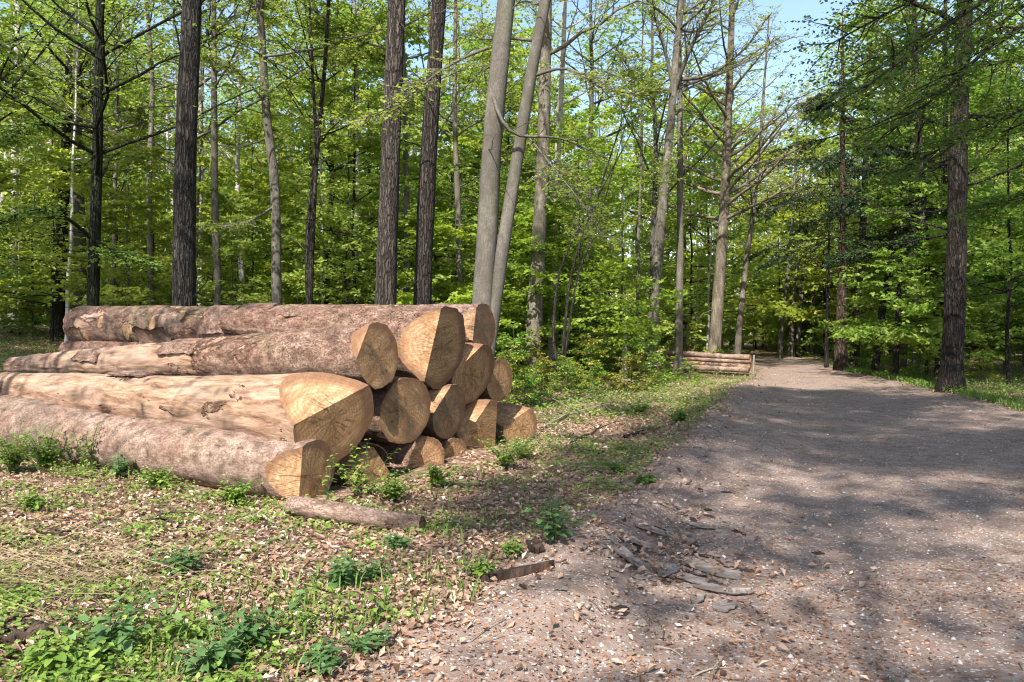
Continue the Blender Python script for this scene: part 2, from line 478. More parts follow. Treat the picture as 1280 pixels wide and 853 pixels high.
def gz(x, y):
    x = np.atleast_1d(np.asarray(x, float)); y = np.atleast_1d(np.asarray(y, float))
    x, y = np.broadcast_arrays(x, y)
    sh = x.shape; x = x.ravel(); y = y.ravel()
    p = np.column_stack([x, y])
    yy = np.clip(y, -12, 60)
    ql = xl(yy) - x                       # metres left of the road
    qr = x - xr(yy)
    inroad = sstep(-.2, .6, -ql) * sstep(-.2, .8, -qr)
    z = 1.7 * sstep(6, 30, ql) + .35 * sstep(30, 80, ql) + .5 * sstep(2, 25, qr)
    z = z + (.09 * noise(p, .35, 3, 3) + .035 * noise(p, 1.6, 4, 2)) * (1 - .75 * inroad)
    z = z + .018 * noise(p, 4.0, 5, 3) * (1 - .45 * inroad) + .03 * np.abs(noise(p, 2.3, 6, 3)) * np.exp(-((ql + .6) / .9) ** 2)
    z = z - .05 * inroad
    ridge = np.exp(-((ql + .25 + .25 * noise(p * [[0, 1]], .6, 8, 2)) / .42) ** 2) * (.5 + .75 * np.clip(noise(p, 1.1, 9, 2) + .35, 0, 1))
    z = z + .19 * ridge * sstep(3.2, 5.5, y) * (1 - sstep(16, 26, y))
    rid2 = np.exp(-((ql + 1.15) / .5) ** 2) * np.clip(noise(p, 1.4, 19, 2) + .1, 0, 1)
    z = z + .07 * rid2 * sstep(2.5, 4, y) * (1 - sstep(9, 14, y))
    for ru in (1.9, 4.0):                # worn wheel tracks
        z = z - .028 * np.exp(-((-ql - ru) / .45) ** 2) * inroad
    z = z - .12 * np.exp(-((qr - .7) / .5) ** 2)
    return z.reshape(sh)


def gz1(x, y):
    return float(gz(x, y)[0])


def litter_amount(x, y):
    p = np.column_stack([np.ravel(x), np.ravel(y)])
    ql = xl(np.clip(p[:, 1], -12, 60)) - p[:, 0]
    qr = p[:, 0] - xr(np.clip(p[:, 1], -12, 60))
    n_ = noise(p, .9, 21, 3)
    a = sstep(-.6, .55, ql + .6 * n_ - .75 * (1 - sstep(3.8, 7.5, p[:, 1])))
    b = sstep(-.3, .5, qr + .6 * n_)
    return np.maximum(a, b)


def W(px, d):
    return (px - 640.0) / F * d


def PT(px, py, d):
    return np.array([W(px, d), d, CAMH + (HOR - py) / F * d])


def ground_at(px, py):
    """point of the terrain seen at a pixel"""
    d = 2.0 * 1.01 ** np.arange(420)
    hit = np.nonzero(CAMH + (HOR - py) / F * d <= gz(W(px, d), d))[0]
    d = float(d[hit[0]]) if len(hit) else 120.0
    return W(px, d), d


def graded(lo, a, b, hi, step, g=1.09):
    mid = np.arange(a, b, step); out = [mid]
    s, v, up = step, mid[-1], []
    while v < hi:
        s *= g; v += s; up.append(v)
    s, v, dn = step, a, []
    while v > lo:
        s *= g; v -= s; dn.append(v)
    return np.concatenate([dn[::-1], mid, up])


gx = graded(-600, -9, 8, 600, .10); gy = graded(-200, 2.2, 15, 900, .10, 1.07)
GX, GY = np.meshgrid(gx, gy)
GZ = gz(GX, GY)
lit = litter_amount(GX, GY)
qlg = xl(np.clip(GY, -12, 60)) - GX; qrg = GX - xr(np.clip(GY, -12, 60))
dip = sstep(.35, .9, -qlg) * sstep(.35, .9, -qrg) * ((GY > -10) & (GY < 70))
GZ = GZ - .09 * dip
mb = MB()
ny, nx = GX.shape
ii = np.arange(ny * nx).reshape(ny, nx)
mb.add(np.column_stack([GX.ravel(), GY.ravel(), GZ.ravel()]), np.stack([ii[:-1, :-1], ii[:-1, 1:], ii[1:, 1:], ii[1:, :-1]], -1).reshape(-1, 4), lit)
ground = tag(mb.build("ground", M['ground']), "leaf strewn forest floor", None, None, "structure")

ry = graded(-9, 2.6, 16, 66, .09, 1.05); rt = np.linspace(0, 1, 100)
RY, RT = np.meshgrid(ry, rt, indexing='ij')
RX = xl(RY) + RT * (xr(RY) - xl(RY))
RZ = gz(RX, RY)
rp = np.column_stack([RX.ravel(), RY.ravel()])
wob = .45 * noise(rp, 1.2, 31, 3).reshape(RX.shape)
eL = RX - xl(RY) + wob; eR = xr(RY) - RX + wob
RZ = RZ - .12 * (1 - sstep(.25, .75, eL)) - .12 * (1 - sstep(.2, .7, eR)) + .004
mb = MB()
n0, n1 = RX.shape
ii = np.arange(n0 * n1).reshape(n0, n1)
mb.add(np.column_stack([RX.ravel(), RY.ravel(), RZ.ravel()]), np.stack([ii[:-1, :-1], ii[:-1, 1:], ii[1:, 1:], ii[1:, :-1]], -1).reshape(-1, 4))
road = tag(mb.build("road", M['road']), "rutted soil and gravel forest road", None, None, "structure")

# ------------------------------------------------------------------ the log pile
LD = np.array([-.83, .555, 0.0]); LD /= np.linalg.norm(LD)
LOGS = []          # footprints for keeping plants out


def end_depth(px):
    k = (px - 640) / F
    s = (k * 7.5 + 1.92) / (1.98 - 3.8 * k)
    return 7.5 + 3.8 * s


def make_log(label, near, far, cuts, colr, seed, d=None, sides=60, rings=170, wob=.03, flare=.0, lump=.05, squash=1.0,
             name="felled_log", group="logs in the big pile", rough=1.0, dirv=None, far_len=None, wood='log_wood', bark='log_bark'):
    """near (px,py,rpx); far (px,py,rpx) or (length, rise, radius ratio) when far_len is set"""
    if d is None:
        d = end_depth(near[0])
    D = LD if dirv is None else nrm(np.array(dirv, float))
    p0 = PT(near[0], near[1], d); r0 = near[2] * d / F
    if far_len:
        L, rise, rr = far
        p1 = p0 + D * L + np.array([0, 0, rise]); r1 = r0 * rr
    else:
        kf = (far[0] - 640) / F
        tt = (p0[0] - kf * p0[1]) / (-D[0] + D[1] * kf)
        dd = p0[1] + D[1] * tt
        p1 = PT(far[0], far[1], dd); r1 = far[2] * dd / F
    ax = nrm(p0 - p1); L = np.linalg.norm(p0 - p1)
    yv = nrm(np.cross([0, 0, 1.0], ax)); zv = np.cross(ax, yv)
    LOGS.append((p0[:2], p1[:2], max(r0, r1)))
    # body along local x from -L to +ext
    ext = r0 * 1.2
    u = np.linspace(0, 1, rings)
    xs = -L + u * (L + ext)
    a = np.arange(sides) * 2 * math.pi / sides
    X, A = np.meshgrid(xs, a, indexing='ij')
    tn = np.clip((X + L) / L, 0, 1)
    q = np.column_stack([X.ravel() * .9, np.cos(A).ravel() * 1.2, np.sin(A).ravel() * 1.2]) + seed * 13.7
    R = (r1 + (r0 - r1) * tn) * (1 + flare * np.exp(-np.maximum(-X, 0) / .5))
    low = noise(q, .9, seed, 2).reshape(X.shape)
    fine = noise(q * [[1.0, 4, 4]], 3.5, seed + 1, 3).reshape(X.shape)
    mid_ = noise(q * [[1.6, 1.5, 1.5]], 1.7, seed + 7, 2).reshape(X.shape)
    pl_ = np.abs(noise(q * [[2.2, 7, 7]], 3.0, seed + 9, 2).reshape(X.shape))
    R = R * (1 + lump * low + .035 * mid_) + rough * (.013 * fine + .022 * np.clip(pl_, 0, .35))
    cx = wob * noise(np.column_stack([xs, xs * 0, xs * 0]) + seed * 3.1, .5, seed + 2)
    cz = wob * noise(np.column_stack([xs, xs * 0, xs * 0]) + seed * 5.3, .5, seed + 3)
    Y = np.cos(A) * R + cx[:, None]; Z = np.sin(A) * R * squash + cz[:, None]
    bm = bmesh.new()
    vs = [[bm.verts.new((X[i, j], Y[i, j], Z[i, j])) for j in range(sides)] for i in range(rings)]
    for i in range(rings - 1):
        for j in range(sides):
            f = bm.faces.new((vs[i][j], vs[i][(j + 1) % sides], vs[i + 1][(j + 1) % sides], vs[i + 1][j]))
            f.smooth = True; f.material_index = 0
    f = bm.faces.new(vs[0][::-1]); f.material_index = 1
    f = bm.faces.new(vs[-1]); f.material_index = 0
    planes = list(cuts)
    for k, (pt, nn) in enumerate(planes):
        pt = Vector(pt) * r0; nn = Vector(nn).normalized()
        g = bmesh.ops.bisect_plane(bm, geom=bm.verts[:] + bm.edges[:] + bm.faces[:], dist=1e-5, plane_co=pt, plane_no=nn, clear_outer=True)
        ed = [e for e in g['geom_cut'] if isinstance(e, bmesh.types.BMEdge) and len(e.link_faces) < 2]
        r = bmesh.ops.holes_fill(bm, edges=ed, sides=0)
        for f in r['faces']:
            f.material_index = 2 + k; f.smooth = False
    bm.normal_update()
    root = thing(name, label, "log", tuple(p0), group)
    root.rotation_euler = Matrix((ax, yv, zv)).transposed().to_euler()
    for mi in range(0, 2 + len(planes)):
        fs = [f for f in bm.faces if f.material_index == mi]
        if not fs:
            continue
        vm = {}; V = []; Fc = []
        for f in fs:
            loop = []
            for v in f.verts:
                if v.index not in vm or v not in vm:
                    if v not in vm:
                        vm[v] = len(V); V.append(v.co[:])
                loop.append(vm[v])
            Fc.append(loop)
        nm = "bark" if mi == 0 else "cut_face"
        me = bpy.data.meshes.new(nm); me.from_pydata(V, [], Fc)
        me.materials.append(M[bark] if mi == 0 else M[wood])
        me.polygons.foreach_set("use_smooth", np.full(len(Fc), mi == 0))
        me.update()
        o = link(nm, me, root)
        if mi == 0:
            o.color = (*colr[:3], colr[3] if len(colr) > 3 else .5)
        else:
            cf = cuts[mi - 2][1] if mi >= 2 else (0, 0, 0)
            o.color = (1.0 if (mi >= 2 and cf[1] < -.3) else .0, seed * .37 % 5, colr[2] if mi >= 2 and cf[1] < -.3 else min(1, colr[2] + .14), r0)  # cuts turned to viewer and sun get painted light, the rest more stain
    bm.free()
    root["r0"] = r0; root["r1"] = r1; root["len"] = L
    return root, (p0, ax, yv, zv, r0, r1, L)


def knot(fr, t, ang, size, col_=(.6, .2, .25)):
    """oval branch scar on a log: raised collar plus pale disc"""
    root, (p0, ax, yv, zv, r0, r1, L) = fr
    r = r0 + (r1 - r0) * t
    n = np.array([0, math.cos(ang), math.sin(ang)]); tx = np.array([1.0, 0, 0]); ty = np.cross(n, tx)
    c = np.array([-L * t, 0, 0]) + n * (r * .97)
    k = 14
    a = np.arange(k) * 2 * math.pi / k
    j = 1 + .12 * np.sin(a * 3 + t * 40)
    rings = []
    for rr, hh in ((1.5, -.03), (1.15, .022), (.98, .03), (.0, .024)):
        rings.append(c + n * hh + size * rr * (np.cos(a) * j)[:, None] * tx * .75 + size * rr * (np.sin(a) * j)[:, None] * ty)
    m1 = MB(); idx = np.arange(2 * k).reshape(2, k)
    q = np.stack([idx[0], np.roll(idx[0], -1), np.roll(idx[1], -1), idx[1]], -1)
    m1.add(np.concatenate([rings[0], rings[1]]), q)
    o = m1.build("knot_collar", M['log_bark'], root); o.color = (.15, .4, .3, .5)
    m2 = MB()
    q3 = np.concatenate([q, q + k])
    m2.add(np.concatenate([rings[1], rings[2], rings[3]]), q3)
    o2 = m2.build("knot", M['log_wood'], root); o2.color = (*col_, 3)


def flake(fr, t, ang, lx, la, lift, seed, name="bark_flake"):
    """a loose curved plate of bark lying on a log"""
    root, (p0, ax, yv, zv, r0, r1, L) = fr
    n, m = 10, 8
    u = np.linspace(-1, 1, n); v = np.linspace(-1, 1, m)
    U, V = np.meshgrid(u, v, indexing='ij')
    jag = 1 + .28 * noise(np.column_stack([U.ravel() * 2.2, V.ravel() * 2.2]), 1.0, seed, 2).reshape(U.shape)
    r = r0 + (r1 - r0) * t
    A = ang + V * la * .5 / r * jag
    X = -L * t + U * lx * .5 * jag
    R = r + lift * (.35 + .65 * np.abs(V) ** 2) + .012 * noise(np.column_stack([U.ravel(), V.ravel()]), 2.0, seed + 4).reshape(U.shape) + .012
    top = np.stack([X, np.cos(A) * R, np.sin(A) * R], -1); bot = np.stack([X, np.cos(A) * (R - .014), np.sin(A) * (R - .014)], -1)
    mbk = MB(); i = np.arange(n * m).reshape(n, m)
    q = np.stack([i[:-1, :-1], i[:-1, 1:], i[1:, 1:], i[1:, :-1]], -1).reshape(-1, 4)
    bd = np.concatenate([i[0, :], i[1:, -1], i[-1, -2::-1], i[-2:0:-1, 0]])
    sid = np.stack([bd, np.roll(bd, -1), np.roll(bd, -1) + n * m, bd + n * m], -1)
    mbk.add(np.concatenate([top.reshape(-1, 3), bot.reshape(-1, 3)]), np.concatenate([q, q[:, ::-1] + n * m, sid]))
    o = mbk.build(name, M['log_bark'], root); o.color = (.0, .35, .1, .5)


# label, near, far, cuts (point/r0, normal) in log axes: +x out of the end, -y towards the viewer, +z up
E = (1, 0, 0)
log1 = make_log("pink grey bottom log nearest the viewer, its end cut to an upright ridge", (392, 592, 38), (-70, 518, 34),
                [((0, -.55, 0), (.40, -.91, .04)), ((0, -.55, 0), (.98, .12, -.04))], (.10, .85, .25), 1, lump=.03, rough=.5, flare=.08)
log7 = make_log("thickest log of the pile, peeled tan, with a broad sloping cut above its end", (418, 522, 53), (-60, 481, 15),
                [((0, 0, .42), (.48, -.42, .77)), ((0, 0, 0), (.96, -.12, -.22))], (.62, .3, .25), 2, flare=.12, rough=.4)
log12 = make_log("long tapering top log with a narrow grey rimmed end, nearest of the top layer", (474, 446, 41), (16, 459, 11),
                 [((0, 0, 0), (.98, .12, .02)), ((-.05, -.72, .62), (.40, -.75, .55))], (.44, .25, .36, .95), 3, rough=1.2)
log13 = make_log("rough reddish topmost log ending in a tall ridged wedge", (552, 431, 49), (288, 404, 15),
                 [((.12, -.50, 0), (.55, -.83, .10)), ((.12, -.50, 0), (.97, .12, -.10))], (.16, .1, .20), 4, flare=.06, rough=1.6, wob=.04)
log14 = make_log("rearmost log of the top layer with a notched orange end and knotty far half", (601, 411, 31), (106, 408, 24),
                 [((.05, 0, 0), (.97, .12, 0)), ((-.1, -.72, .12), (.42, -.88, .2))], (.42, .45, .55), 5, rough=1.0, wob=.05)
log8 = make_log("round ended log with bark rim, between the thickest log and the ridged topmost log", (508, 513, 42), (8.2, .1, .75),
                [((0, 0, 0), (.97, -.10, -.10))], (.10, .1, .42), 6, far_len=True)
log9 = make_log("small log with a pale chipped corner and dark end under the topmost log", (561, 513, 34), (8.0, .1, .7),
                [((0, -.1, 0), (.96, .05, -.12)), ((-.05, -.55, .45), (.45, -.65, .6))], (.15, .2, .50), 7, far_len=True)
log10 = make_log("log with a slanting oval end below the rearmost top log", (591, 468, 38), (84, 437, 10),
                 [((0, 0, 0), (.92, -.05, -.25)), ((-.1, -.62, .5), (.5, -.6, .6))], (.28, .2, .12), 8)
log11 = make_log("dark sided round ended log at the back of the upper right edge", (624, 477, 26), (8.0, .15, .75),
                 [((0, 0, 0), (.98, -.05, -.05))], (.12, .15, .22), 9, far_len=True)
log2 = make_log("half hidden pointed end in the bottom row beside the ridged front log", (466, 588, 31), (8.0, .05, .8),
                [((0, 0, 0), (.98, -.08, 0)), ((.0, .35, .55), (.15, .75, .6)), ((-.0, -.35, .6), (.15, -.75, .6))], (.10, .3, .34), 10, far_len=True)
log3 = make_log("bottom row log with ragged curled bark hanging beside its end", (532, 574, 28), (8.0, .08, .8),
                [((0, 0, 0), (.92, -.35, -.05))], (.30, .35, .20), 11, far_len=True)
log4 = make_log("thinnest log of the pile, wedged low between two bigger ends", (570, 567, 18), (7.5, .08, .8),
                [((0, 0, 0), (.96, -.2, 0))], (.1, .3, .25), 12, far_len=True, sides=28)
log5 = make_log("split bottom row log with a tall jagged end and red peeled side", (606, 541, 39), (8.0, .05, .8),
                [((0, 0, 0), (.92, -.12, -.20)), ((-.15, -.62, .4), (.45, -.78, .45)), ((0, .5, .4), (.35, .9, .1))], (.40, .15, .12), 13, far_len=True, lump=.12)
log6 = make_log("rearmost bottom log at the road end of the pile, blunt square cut", (648, 532, 27), (8.0, .05, .8),
                [((.1, 0, 0), (.96, -.25, 0)), ((-.3, -.2, .55), (.35, -.45, .8))], (.30, .5, .2), 14, far_len=True)
# hidden support so that the pile rests on logs all through
for t, a, s in ((.70, 3.0, .10), (.62, 2.6, .07), (.785, 3.4, .125), (.87, 2.95, .10), (.93, 3.7, .09)):
    knot(log14, t, a, s)
for t, a, lx, la, li, sd in ((.40, 2.1, .8, .36, .03, 3), (.68, 2.2, .7, .3, .02, 5)):
    flake(log12, t, a, lx, la, li, sd)
for t, a, lx, la, li, sd in ((.52, 2.7, .8, .5, .02, 13), (.44, 2.2, .7, .4, .03, 15), (.70, 3.6, .9, .3, .12, 17), (.965, 3.9, .5, .5, .05, 18)):
    flake(log14, t, a, lx, la, li, sd)
for t, a, lx, la, li, sd in ((.40, 1.75, .8, .22, .03, 23),):
    flake(log7, t, a, lx, la, li, sd)
flake(log3, .02, 2.6, .35, .4, .09, 31); flake(log3, .05, 3.3, .35, .35, .06, 32); flake(log2, .03, 1.0, .4, .5, .03, 33)
flake(log5, .05, 2.9, .5, .3, .04, 34); flake(log13, .55, 1.9, .6, .4, .03, 35)
flake(log1, .52, 3.5, .5, .3, .012, 41); flake(log1, .75, 2.8, .6, .35, .012, 42)
knot(log1, .62, 3.6, .11, (.4, .2, .3)); knot(log1, .80, 3.0, .10, (.1, .2, .7))

# short piece of thick branch in front of the pile
make_log("short grey pink log piece lying in the leaves before the pile", (528, 660, 11), (362, 634, 12), [((0, 0, 0), (1, .1, .1))], (.2, .75, .2), 21,
         d=6.35, sides=24, rings=40, name="log_piece", group=None, dirv=(-.93, .36, 0), wob=.02, lump=.10, rough=.5)
make_log("mossy short log on the grass verge beyond the pile", (752, 511, 6.5), (715, 511, 6), [((0, 0, 0), (1, -.3, 0))], (.45, .6, .9), 22,
         d=16.2, sides=20, rings=24, name="log_piece", group=None, dirv=(-1, .1, 0), lump=.1)

# the far pile of thin poles
FD = nrm(np.array([-.86, -.0, 0.0]))
far_spec = [(938, 447.5, "top pole of the far stack by the road"), (939, 453.5, "second pole from the top of the far stack"), (938, 458.5, "third pole from the top of the far stack"),
            (936, 463.5, "lowest front pole of the far stack"), (934, 446.5, "pole lying behind the top pole of the far stack"), (935, 449.5, "pole tucked behind the front face of the far stack")]
for i, (px, py, lb) in enumerate(far_spec):
    make_log(lb, (px, py, [3.3, 2.7, 3.0, 3.5, 2.6, 3.0][i]), (3.9 - .45 * (i % 3), .1, 1.0), [(((0, 0, 0)), (1, .05 * i - .1, 0))], (.30 + .12 * (i % 3), 1.0, .05), 40 + i, d=27.6 + (.35 if i >= 4 else 0), sides=14, rings=16,
             name="pole_log", group="stack of thin logs far down the verge", dirv=(-.80, .60, 0), far_len=True, lump=.10, wob=.05)
gx0, gy0 = W(937, 27.2), 27.2
pm = MB(); tubes(pm, [[[0, 0, -.1], [.01, 0, .4], [.03, 0, .75]]], [[.04, .038, .03]], 8)
o = pm.build("stake", M['grey_wood']); o.location = (gx0 + .12, gy0, gz1(gx0, gy0)); tag(o, "upright stake at the road end of the far stack", "stake")

# ------------------------------------------------------------------ trees
def limb_paths(P0, az, el, L, n, r, curl=0.0, jit=.10):
    """B limbs from P0 with azimuth, elevation and length: (B,n,3)"""
    B = len(P0); t = np.linspace(0, 1, n)
    d = np.stack([np.cos(az) * np.cos(el), np.sin(az) * np.cos(el), np.sin(el)], -1)
    path = P0[:, None, :] + d[:, None, :] * (L[:, None] * t)[:, :, None]
    path[:, :, 2] += (curl * L)[:, None] * t[None] ** 2
    w = r.normal(0, 1, (B, n, 3)) * (jit * L / n)[:, None, None]
    w[:, 0] = 0
    path += np.cumsum(w, 1)
    return path


def sample_on(path, t):
    """points and tangents at parameter t (B,k) on paths (B,n,3)"""
    B, n, _ = path.shape
    f = np.clip(t, 0, .9999) * (n - 1); i = f.astype(int); fr = (f - i)[..., None]
    b = np.arange(B)[:, None]
    p = path[b, i] * (1 - fr) + path[b, i + 1] * fr
    return p, nrm(path[b, i + 1] - path[b, i])


def foliage(wood, leaves, limbs, LR, r, k2=8, k3=5, m=7, l2=.38, l3=.45, leaf=.085, twigs=True, start=.25, flat=.8, wmat=0, leaf_keep=1.0, droop=.1):
    """second and third order branches with leaf sprays on limbs (B,n,3) with root radii LR (B)"""
    B = len(limbs)
    Ll = np.linalg.norm(limbs[:, -1] - limbs[:, 0], axis=1)
    t2 = start + (1 - start) * (np.arange(k2)[None] + r.random((B, k2))) / k2
    p2, d2 = sample_on(limbs, t2)
    p2 = p2.reshape(-1, 3); d2 = d2.reshape(-1, 3)
    side = np.where(np.arange(B * k2) % 2 == 0, 1.0, -1.0)[:, None]
    up = np.array([[0, 0, 1.0]])
    lat = nrm(np.cross(d2, up) + 1e-4)
    dir2 = nrm(d2 * .65 + lat * side * .75 + r.normal(0, .22, d2.shape) + up * (.12 * (1 - flat)))
    L2 = (np.repeat(Ll, k2) * l2 * (1.15 - .75 * t2.ravel()) * r.uniform(.7, 1.25, B * k2))
    n2 = 4
    t = np.linspace(0, 1, n2)
    P2 = p2[:, None] + dir2[:, None] * (L2[:, None] * t)[:, :, None]
    P2[:, :, 2] -= (droop * L2)[:, None] * t[None] ** 2
    P2[:, 1:] += r.normal(0, .04, (len(P2), n2 - 1, 3)) * L2[:, None, None]
    r2 = np.repeat(LR, k2) * .28
    if wood is not None:
        tubes(wood, P2, r2[:, None] * np.linspace(1, .35, n2)[None], 4, mat=wmat)
    t3 = .15 + .85 * (np.arange(k3)[None] + r.random((len(P2), k3))) / k3
    p3, d3 = sample_on(P2, t3)
    p3 = p3.reshape(-1, 3); d3 = d3.reshape(-1, 3)
    side = np.where(np.arange(len(p3)) % 2 == 0, 1.0, -1.0)[:, None]
    lat = nrm(np.cross(d3, up) + 1e-4)
    dir3 = nrm(d3 * .7 + lat * side * .7 + r.normal(0, .25, d3.shape) * np.array([[1, 1, 1 - .5 * flat]]))
    L3 = np.repeat(L2, k3) * l3 * r.uniform(.6, 1.3, len(p3)) + leaf
    if wood is not None and twigs:
        tubes(wood, np.stack([p3, p3 + dir3 * L3[:, None] * np.array([[1, 1, .9]])], 1), np.stack([np.full(len(p3), .006), np.full(len(p3), .003)], 1), 3, mat=wmat)
    if leaves is None or m == 0:
        return
    tt = (np.arange(m)[None] + r.random((len(p3), m)) * .8 + .2) / m
    keep = r.random(tt.shape) < leaf_keep
    pos = p3[:, None] + dir3[:, None] * (L3[:, None] * tt)[:, :, None]
    pos[:, :, 2] -= droop * .5 * (L3[:, None] * tt ** 2)
    sd = np.where(np.arange(m) % 2 == 0, 1.0, -1.0)[None, :, None]
    lt = nrm(np.cross(dir3, up) + 1e-4)[:, None]
    ax = nrm(dir3[:, None] * .55 + lt * sd * .8 + r.normal(0, .25, pos.shape) - up * .12)
    nn = nrm(up + r.normal(0, .62, pos.shape))
    rv = np.clip(r.normal(.5, .22, tt.shape) + np.repeat(r.normal(0, .12, B), k2 * k3)[:, None], 0, 1)
    sz = leaf * r.uniform(.65, 1.2, tt.shape)
    leaf_quads(leaves, pos[keep], ax[keep], nn[keep], sz[keep], rv[keep])


def trunk_tube(wood, path, R, k, seed, rough=.0):
    V = tubes(wood, path[None], R[None], k)
    if rough:
        pass


def smooth_path(pts, n):
    """dense Catmull-Rom-like resample of points by height"""
    pts = np.array(pts, float)
    s = np.concatenate([[0], np.cumsum(np.linalg.norm(np.diff(pts, axis=0), axis=1))])
    u = np.linspace(0, s[-1], n)
    out = np.column_stack([np.interp(u, s, pts[:, i]) for i in range(3)])
    for _ in range(3):
        out[1:-1] = .25 * out[:-2] + .5 * out[1:-1] + .25 * out[2:]
    return out


def hero_tree(name, label, cat, d, wpx, path_px, bark, height, seed, group=None, crown=(7, 26, 3.2), low=0, low_h=(2.5, 6), low_len=3.0, leafy=.8,
              leaf=.10, lm='leaf', tint=(1, 1, 1), extra_stems=(), flare=.55, btint=(1, 1, 1), limbs_at=(), lims=14, sides=18, low_az=None, k2=8, m=8, lean_top=0.0, dens=1.0):
    """a tree whose stem follows picture points at distance d; crown = (start height, number of limbs, limb length)"""
    r = np.random.default_rng(seed)
    bx, by = W(path_px[0][0], d), d
    bz = gz1(bx, by) - .05
    pts = [(bx, by, bz)]
    for px, py in path_px[1:]:
        p = PT(px, py, d); pts.append((p[0], d + r.normal(0, .05), p[2]))
    a, b = np.array(pts[-2]), np.array(pts[-1])
    if bz + height > b[2] + .5:
        sl = (b - a) / max(b[2] - a[2], .3)
        top = b + sl * (bz + height - b[2]) * .7
        top[2] = bz + height
        pts.append(tuple(top))
    base = np.array([bx, by, bz])
    path = smooth_path(pts, 40) - base
    wood, lv = MB(), MB()
    h = path[:, 2]
    r0 = wpx * d / F / 2
    hw = max(1.2, CAMH - bz)
    def rad(h_):
        return r0 * np.clip(1.06 - .85 * (h_ / height) ** 1.1, .06, 2) * (1 + .7 * flare * np.exp(-h_ / (r0 + .1)))
    R = rad(h)
    V = tubes(wood, path[None], R[None], sides)
    # knobbly outline
    vv = wood.v[-1]
    ctr = np.repeat(path, sides, 0)
    off = vv - ctr
    nz = noise(nrm(off) * [[1.3, 1.3, 0]] + np.column_stack([np.zeros(len(vv)), np.zeros(len(vv)), vv[:, 2] * .9]), 1.0, seed, 2)
    but = noise(np.column_stack([nrm(off)[:, :2] * 2.2, np.zeros(len(vv))]), 1.0, seed + 5)
    wood.v[-1] = ctr + off * (1 + .10 * nz + .35 * but * np.exp(-vv[:, 2] / .35))[:, None]
    stems = [path]
    for ex in extra_stems:                       # further stems: (start_frac, width px, [(px,py)...])
        sf, wp, pp = ex
        p0 = path[int(sf * 39)]
        q = [tuple(p0)] + [tuple(PT(px, py, d) - base) for px, py in pp]
        a, b = np.array(q[-2]), np.array(q[-1])
        sl = (b - a) / max(b[2] - a[2], .3); ht = height * .85
        if ht > b[2] + .5:
            tp = b + sl * (ht - b[2]) * .6; tp[2] = ht; q.append(tuple(tp))
        ps = smooth_path(q, 34)
        rr = wp * d / F / 2
        tubes(wood, ps[None], (rr * np.clip(1.08 - .85 * np.linspace(0, 1, 34), .08, 2))[None], 14)
        stems.append(ps)
    ns_ = 12 if height > 10 else 0
    if ns_:
        hh = r.uniform(1.2, min(height * .5, 9), ns_)
        P0 = path[np.clip(np.searchsorted(path[:, 2], hh), 1, 39)]
        Ls = r.uniform(.25, 1.6, ns_)
        sp_ = limb_paths(P0, r.uniform(0, 6.3, ns_), r.normal(.15, .35, ns_), Ls, 6, r, -.05 * np.ones(ns_), .35)
        tubes(wood, sp_, (.007 + .006 * Ls)[:, None] * np.linspace(1, .2, 6)[None], 5)
    cs, nl, ll = crown
    for si, st in enumerate(stems):
        n_ = max(4, nl // len(stems)) if nl else 0
        if not n_:
            continue
        hh = cs + (height * .97 - cs) * np.sort(r.random(n_)) ** 1.1
        i = np.clip(np.searchsorted(st[:, 2], hh), 1, len(st) - 1)
        P0 = st[i]
        az = r.uniform(0, 2 * math.pi, n_) if n_ < 3 else (np.arange(n_) * 2.4 + r.normal(0, .5, n_))
        fr = (hh - cs) / max(height - cs, 1)
        el = .35 + .55 * fr + r.normal(0, .15, n_)
        L = ll * (1.1 - .65 * fr) * r.uniform(.7, 1.2, n_)
        lp = limb_paths(P0, az, el, L, 7, r, .12 * np.ones(n_))
        LR = np.clip(rad(hh) * .42, .012, .09)
        tubes(wood, lp, LR[:, None] * np.linspace(1, .25, 7)[None], 6)
        foliage(wood, lv, lp, LR, r, k2=k2, k3=5, m=m, leaf=leaf, leaf_keep=leafy)
    if low:
        hh = r.uniform(*low_h, low)
        i = np.clip(np.searchsorted(path[:, 2], hh), 1, 39)
        az = r.uniform(0, 2 * math.pi, low) if low_az is None else r.uniform(low_az[0], low_az[1], low)
        L = low_len * r.uniform(.6, 1.2, low)
        lp = limb_paths(path[i], az, r.normal(.18, .15, low), L, 8, r, -.05 * np.ones(low), .22)
        LR = np.full(low, .02) + r0 * .06
        tubes(wood, lp, LR[:, None] * np.linspace(1, .2, 8)[None], 6)
        foliage(wood, lv, lp, LR, r, k2=9, k3=5, m=6, leaf=leaf * .8, leaf_keep=.85, start=.3)
    for lb in limbs_at:                           # single limbs drawn from picture points: (radius, leafy, [(px,py,d)...])
        rr, lk, pp = lb
        ps = smooth_path([tuple(PT(*q) - base) for q in pp], 12)
        tubes(wood, ps[None], (rr * np.linspace(1, .25, 12))[None], 7)
        foliage(wood, lv, ps[None], np.array([rr]), r, k2=int(26 * dens) if lk > 0 else 7, k3=int(7 * dens) if lk > 0 else 3, m=8 if lk > 0 else 0, leaf=leaf * .9, leaf_keep=lk, l2=.25 + .07 * (dens > 1), twigs=dens <= 1)
    root = thing(name, label, cat, tuple(base), group)
    o = wood.build("trunk", M[bark], root); o.color = (*btint, 1)
    if sum(len(q) for q in lv.v):
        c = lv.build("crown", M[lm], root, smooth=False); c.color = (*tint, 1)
    return root


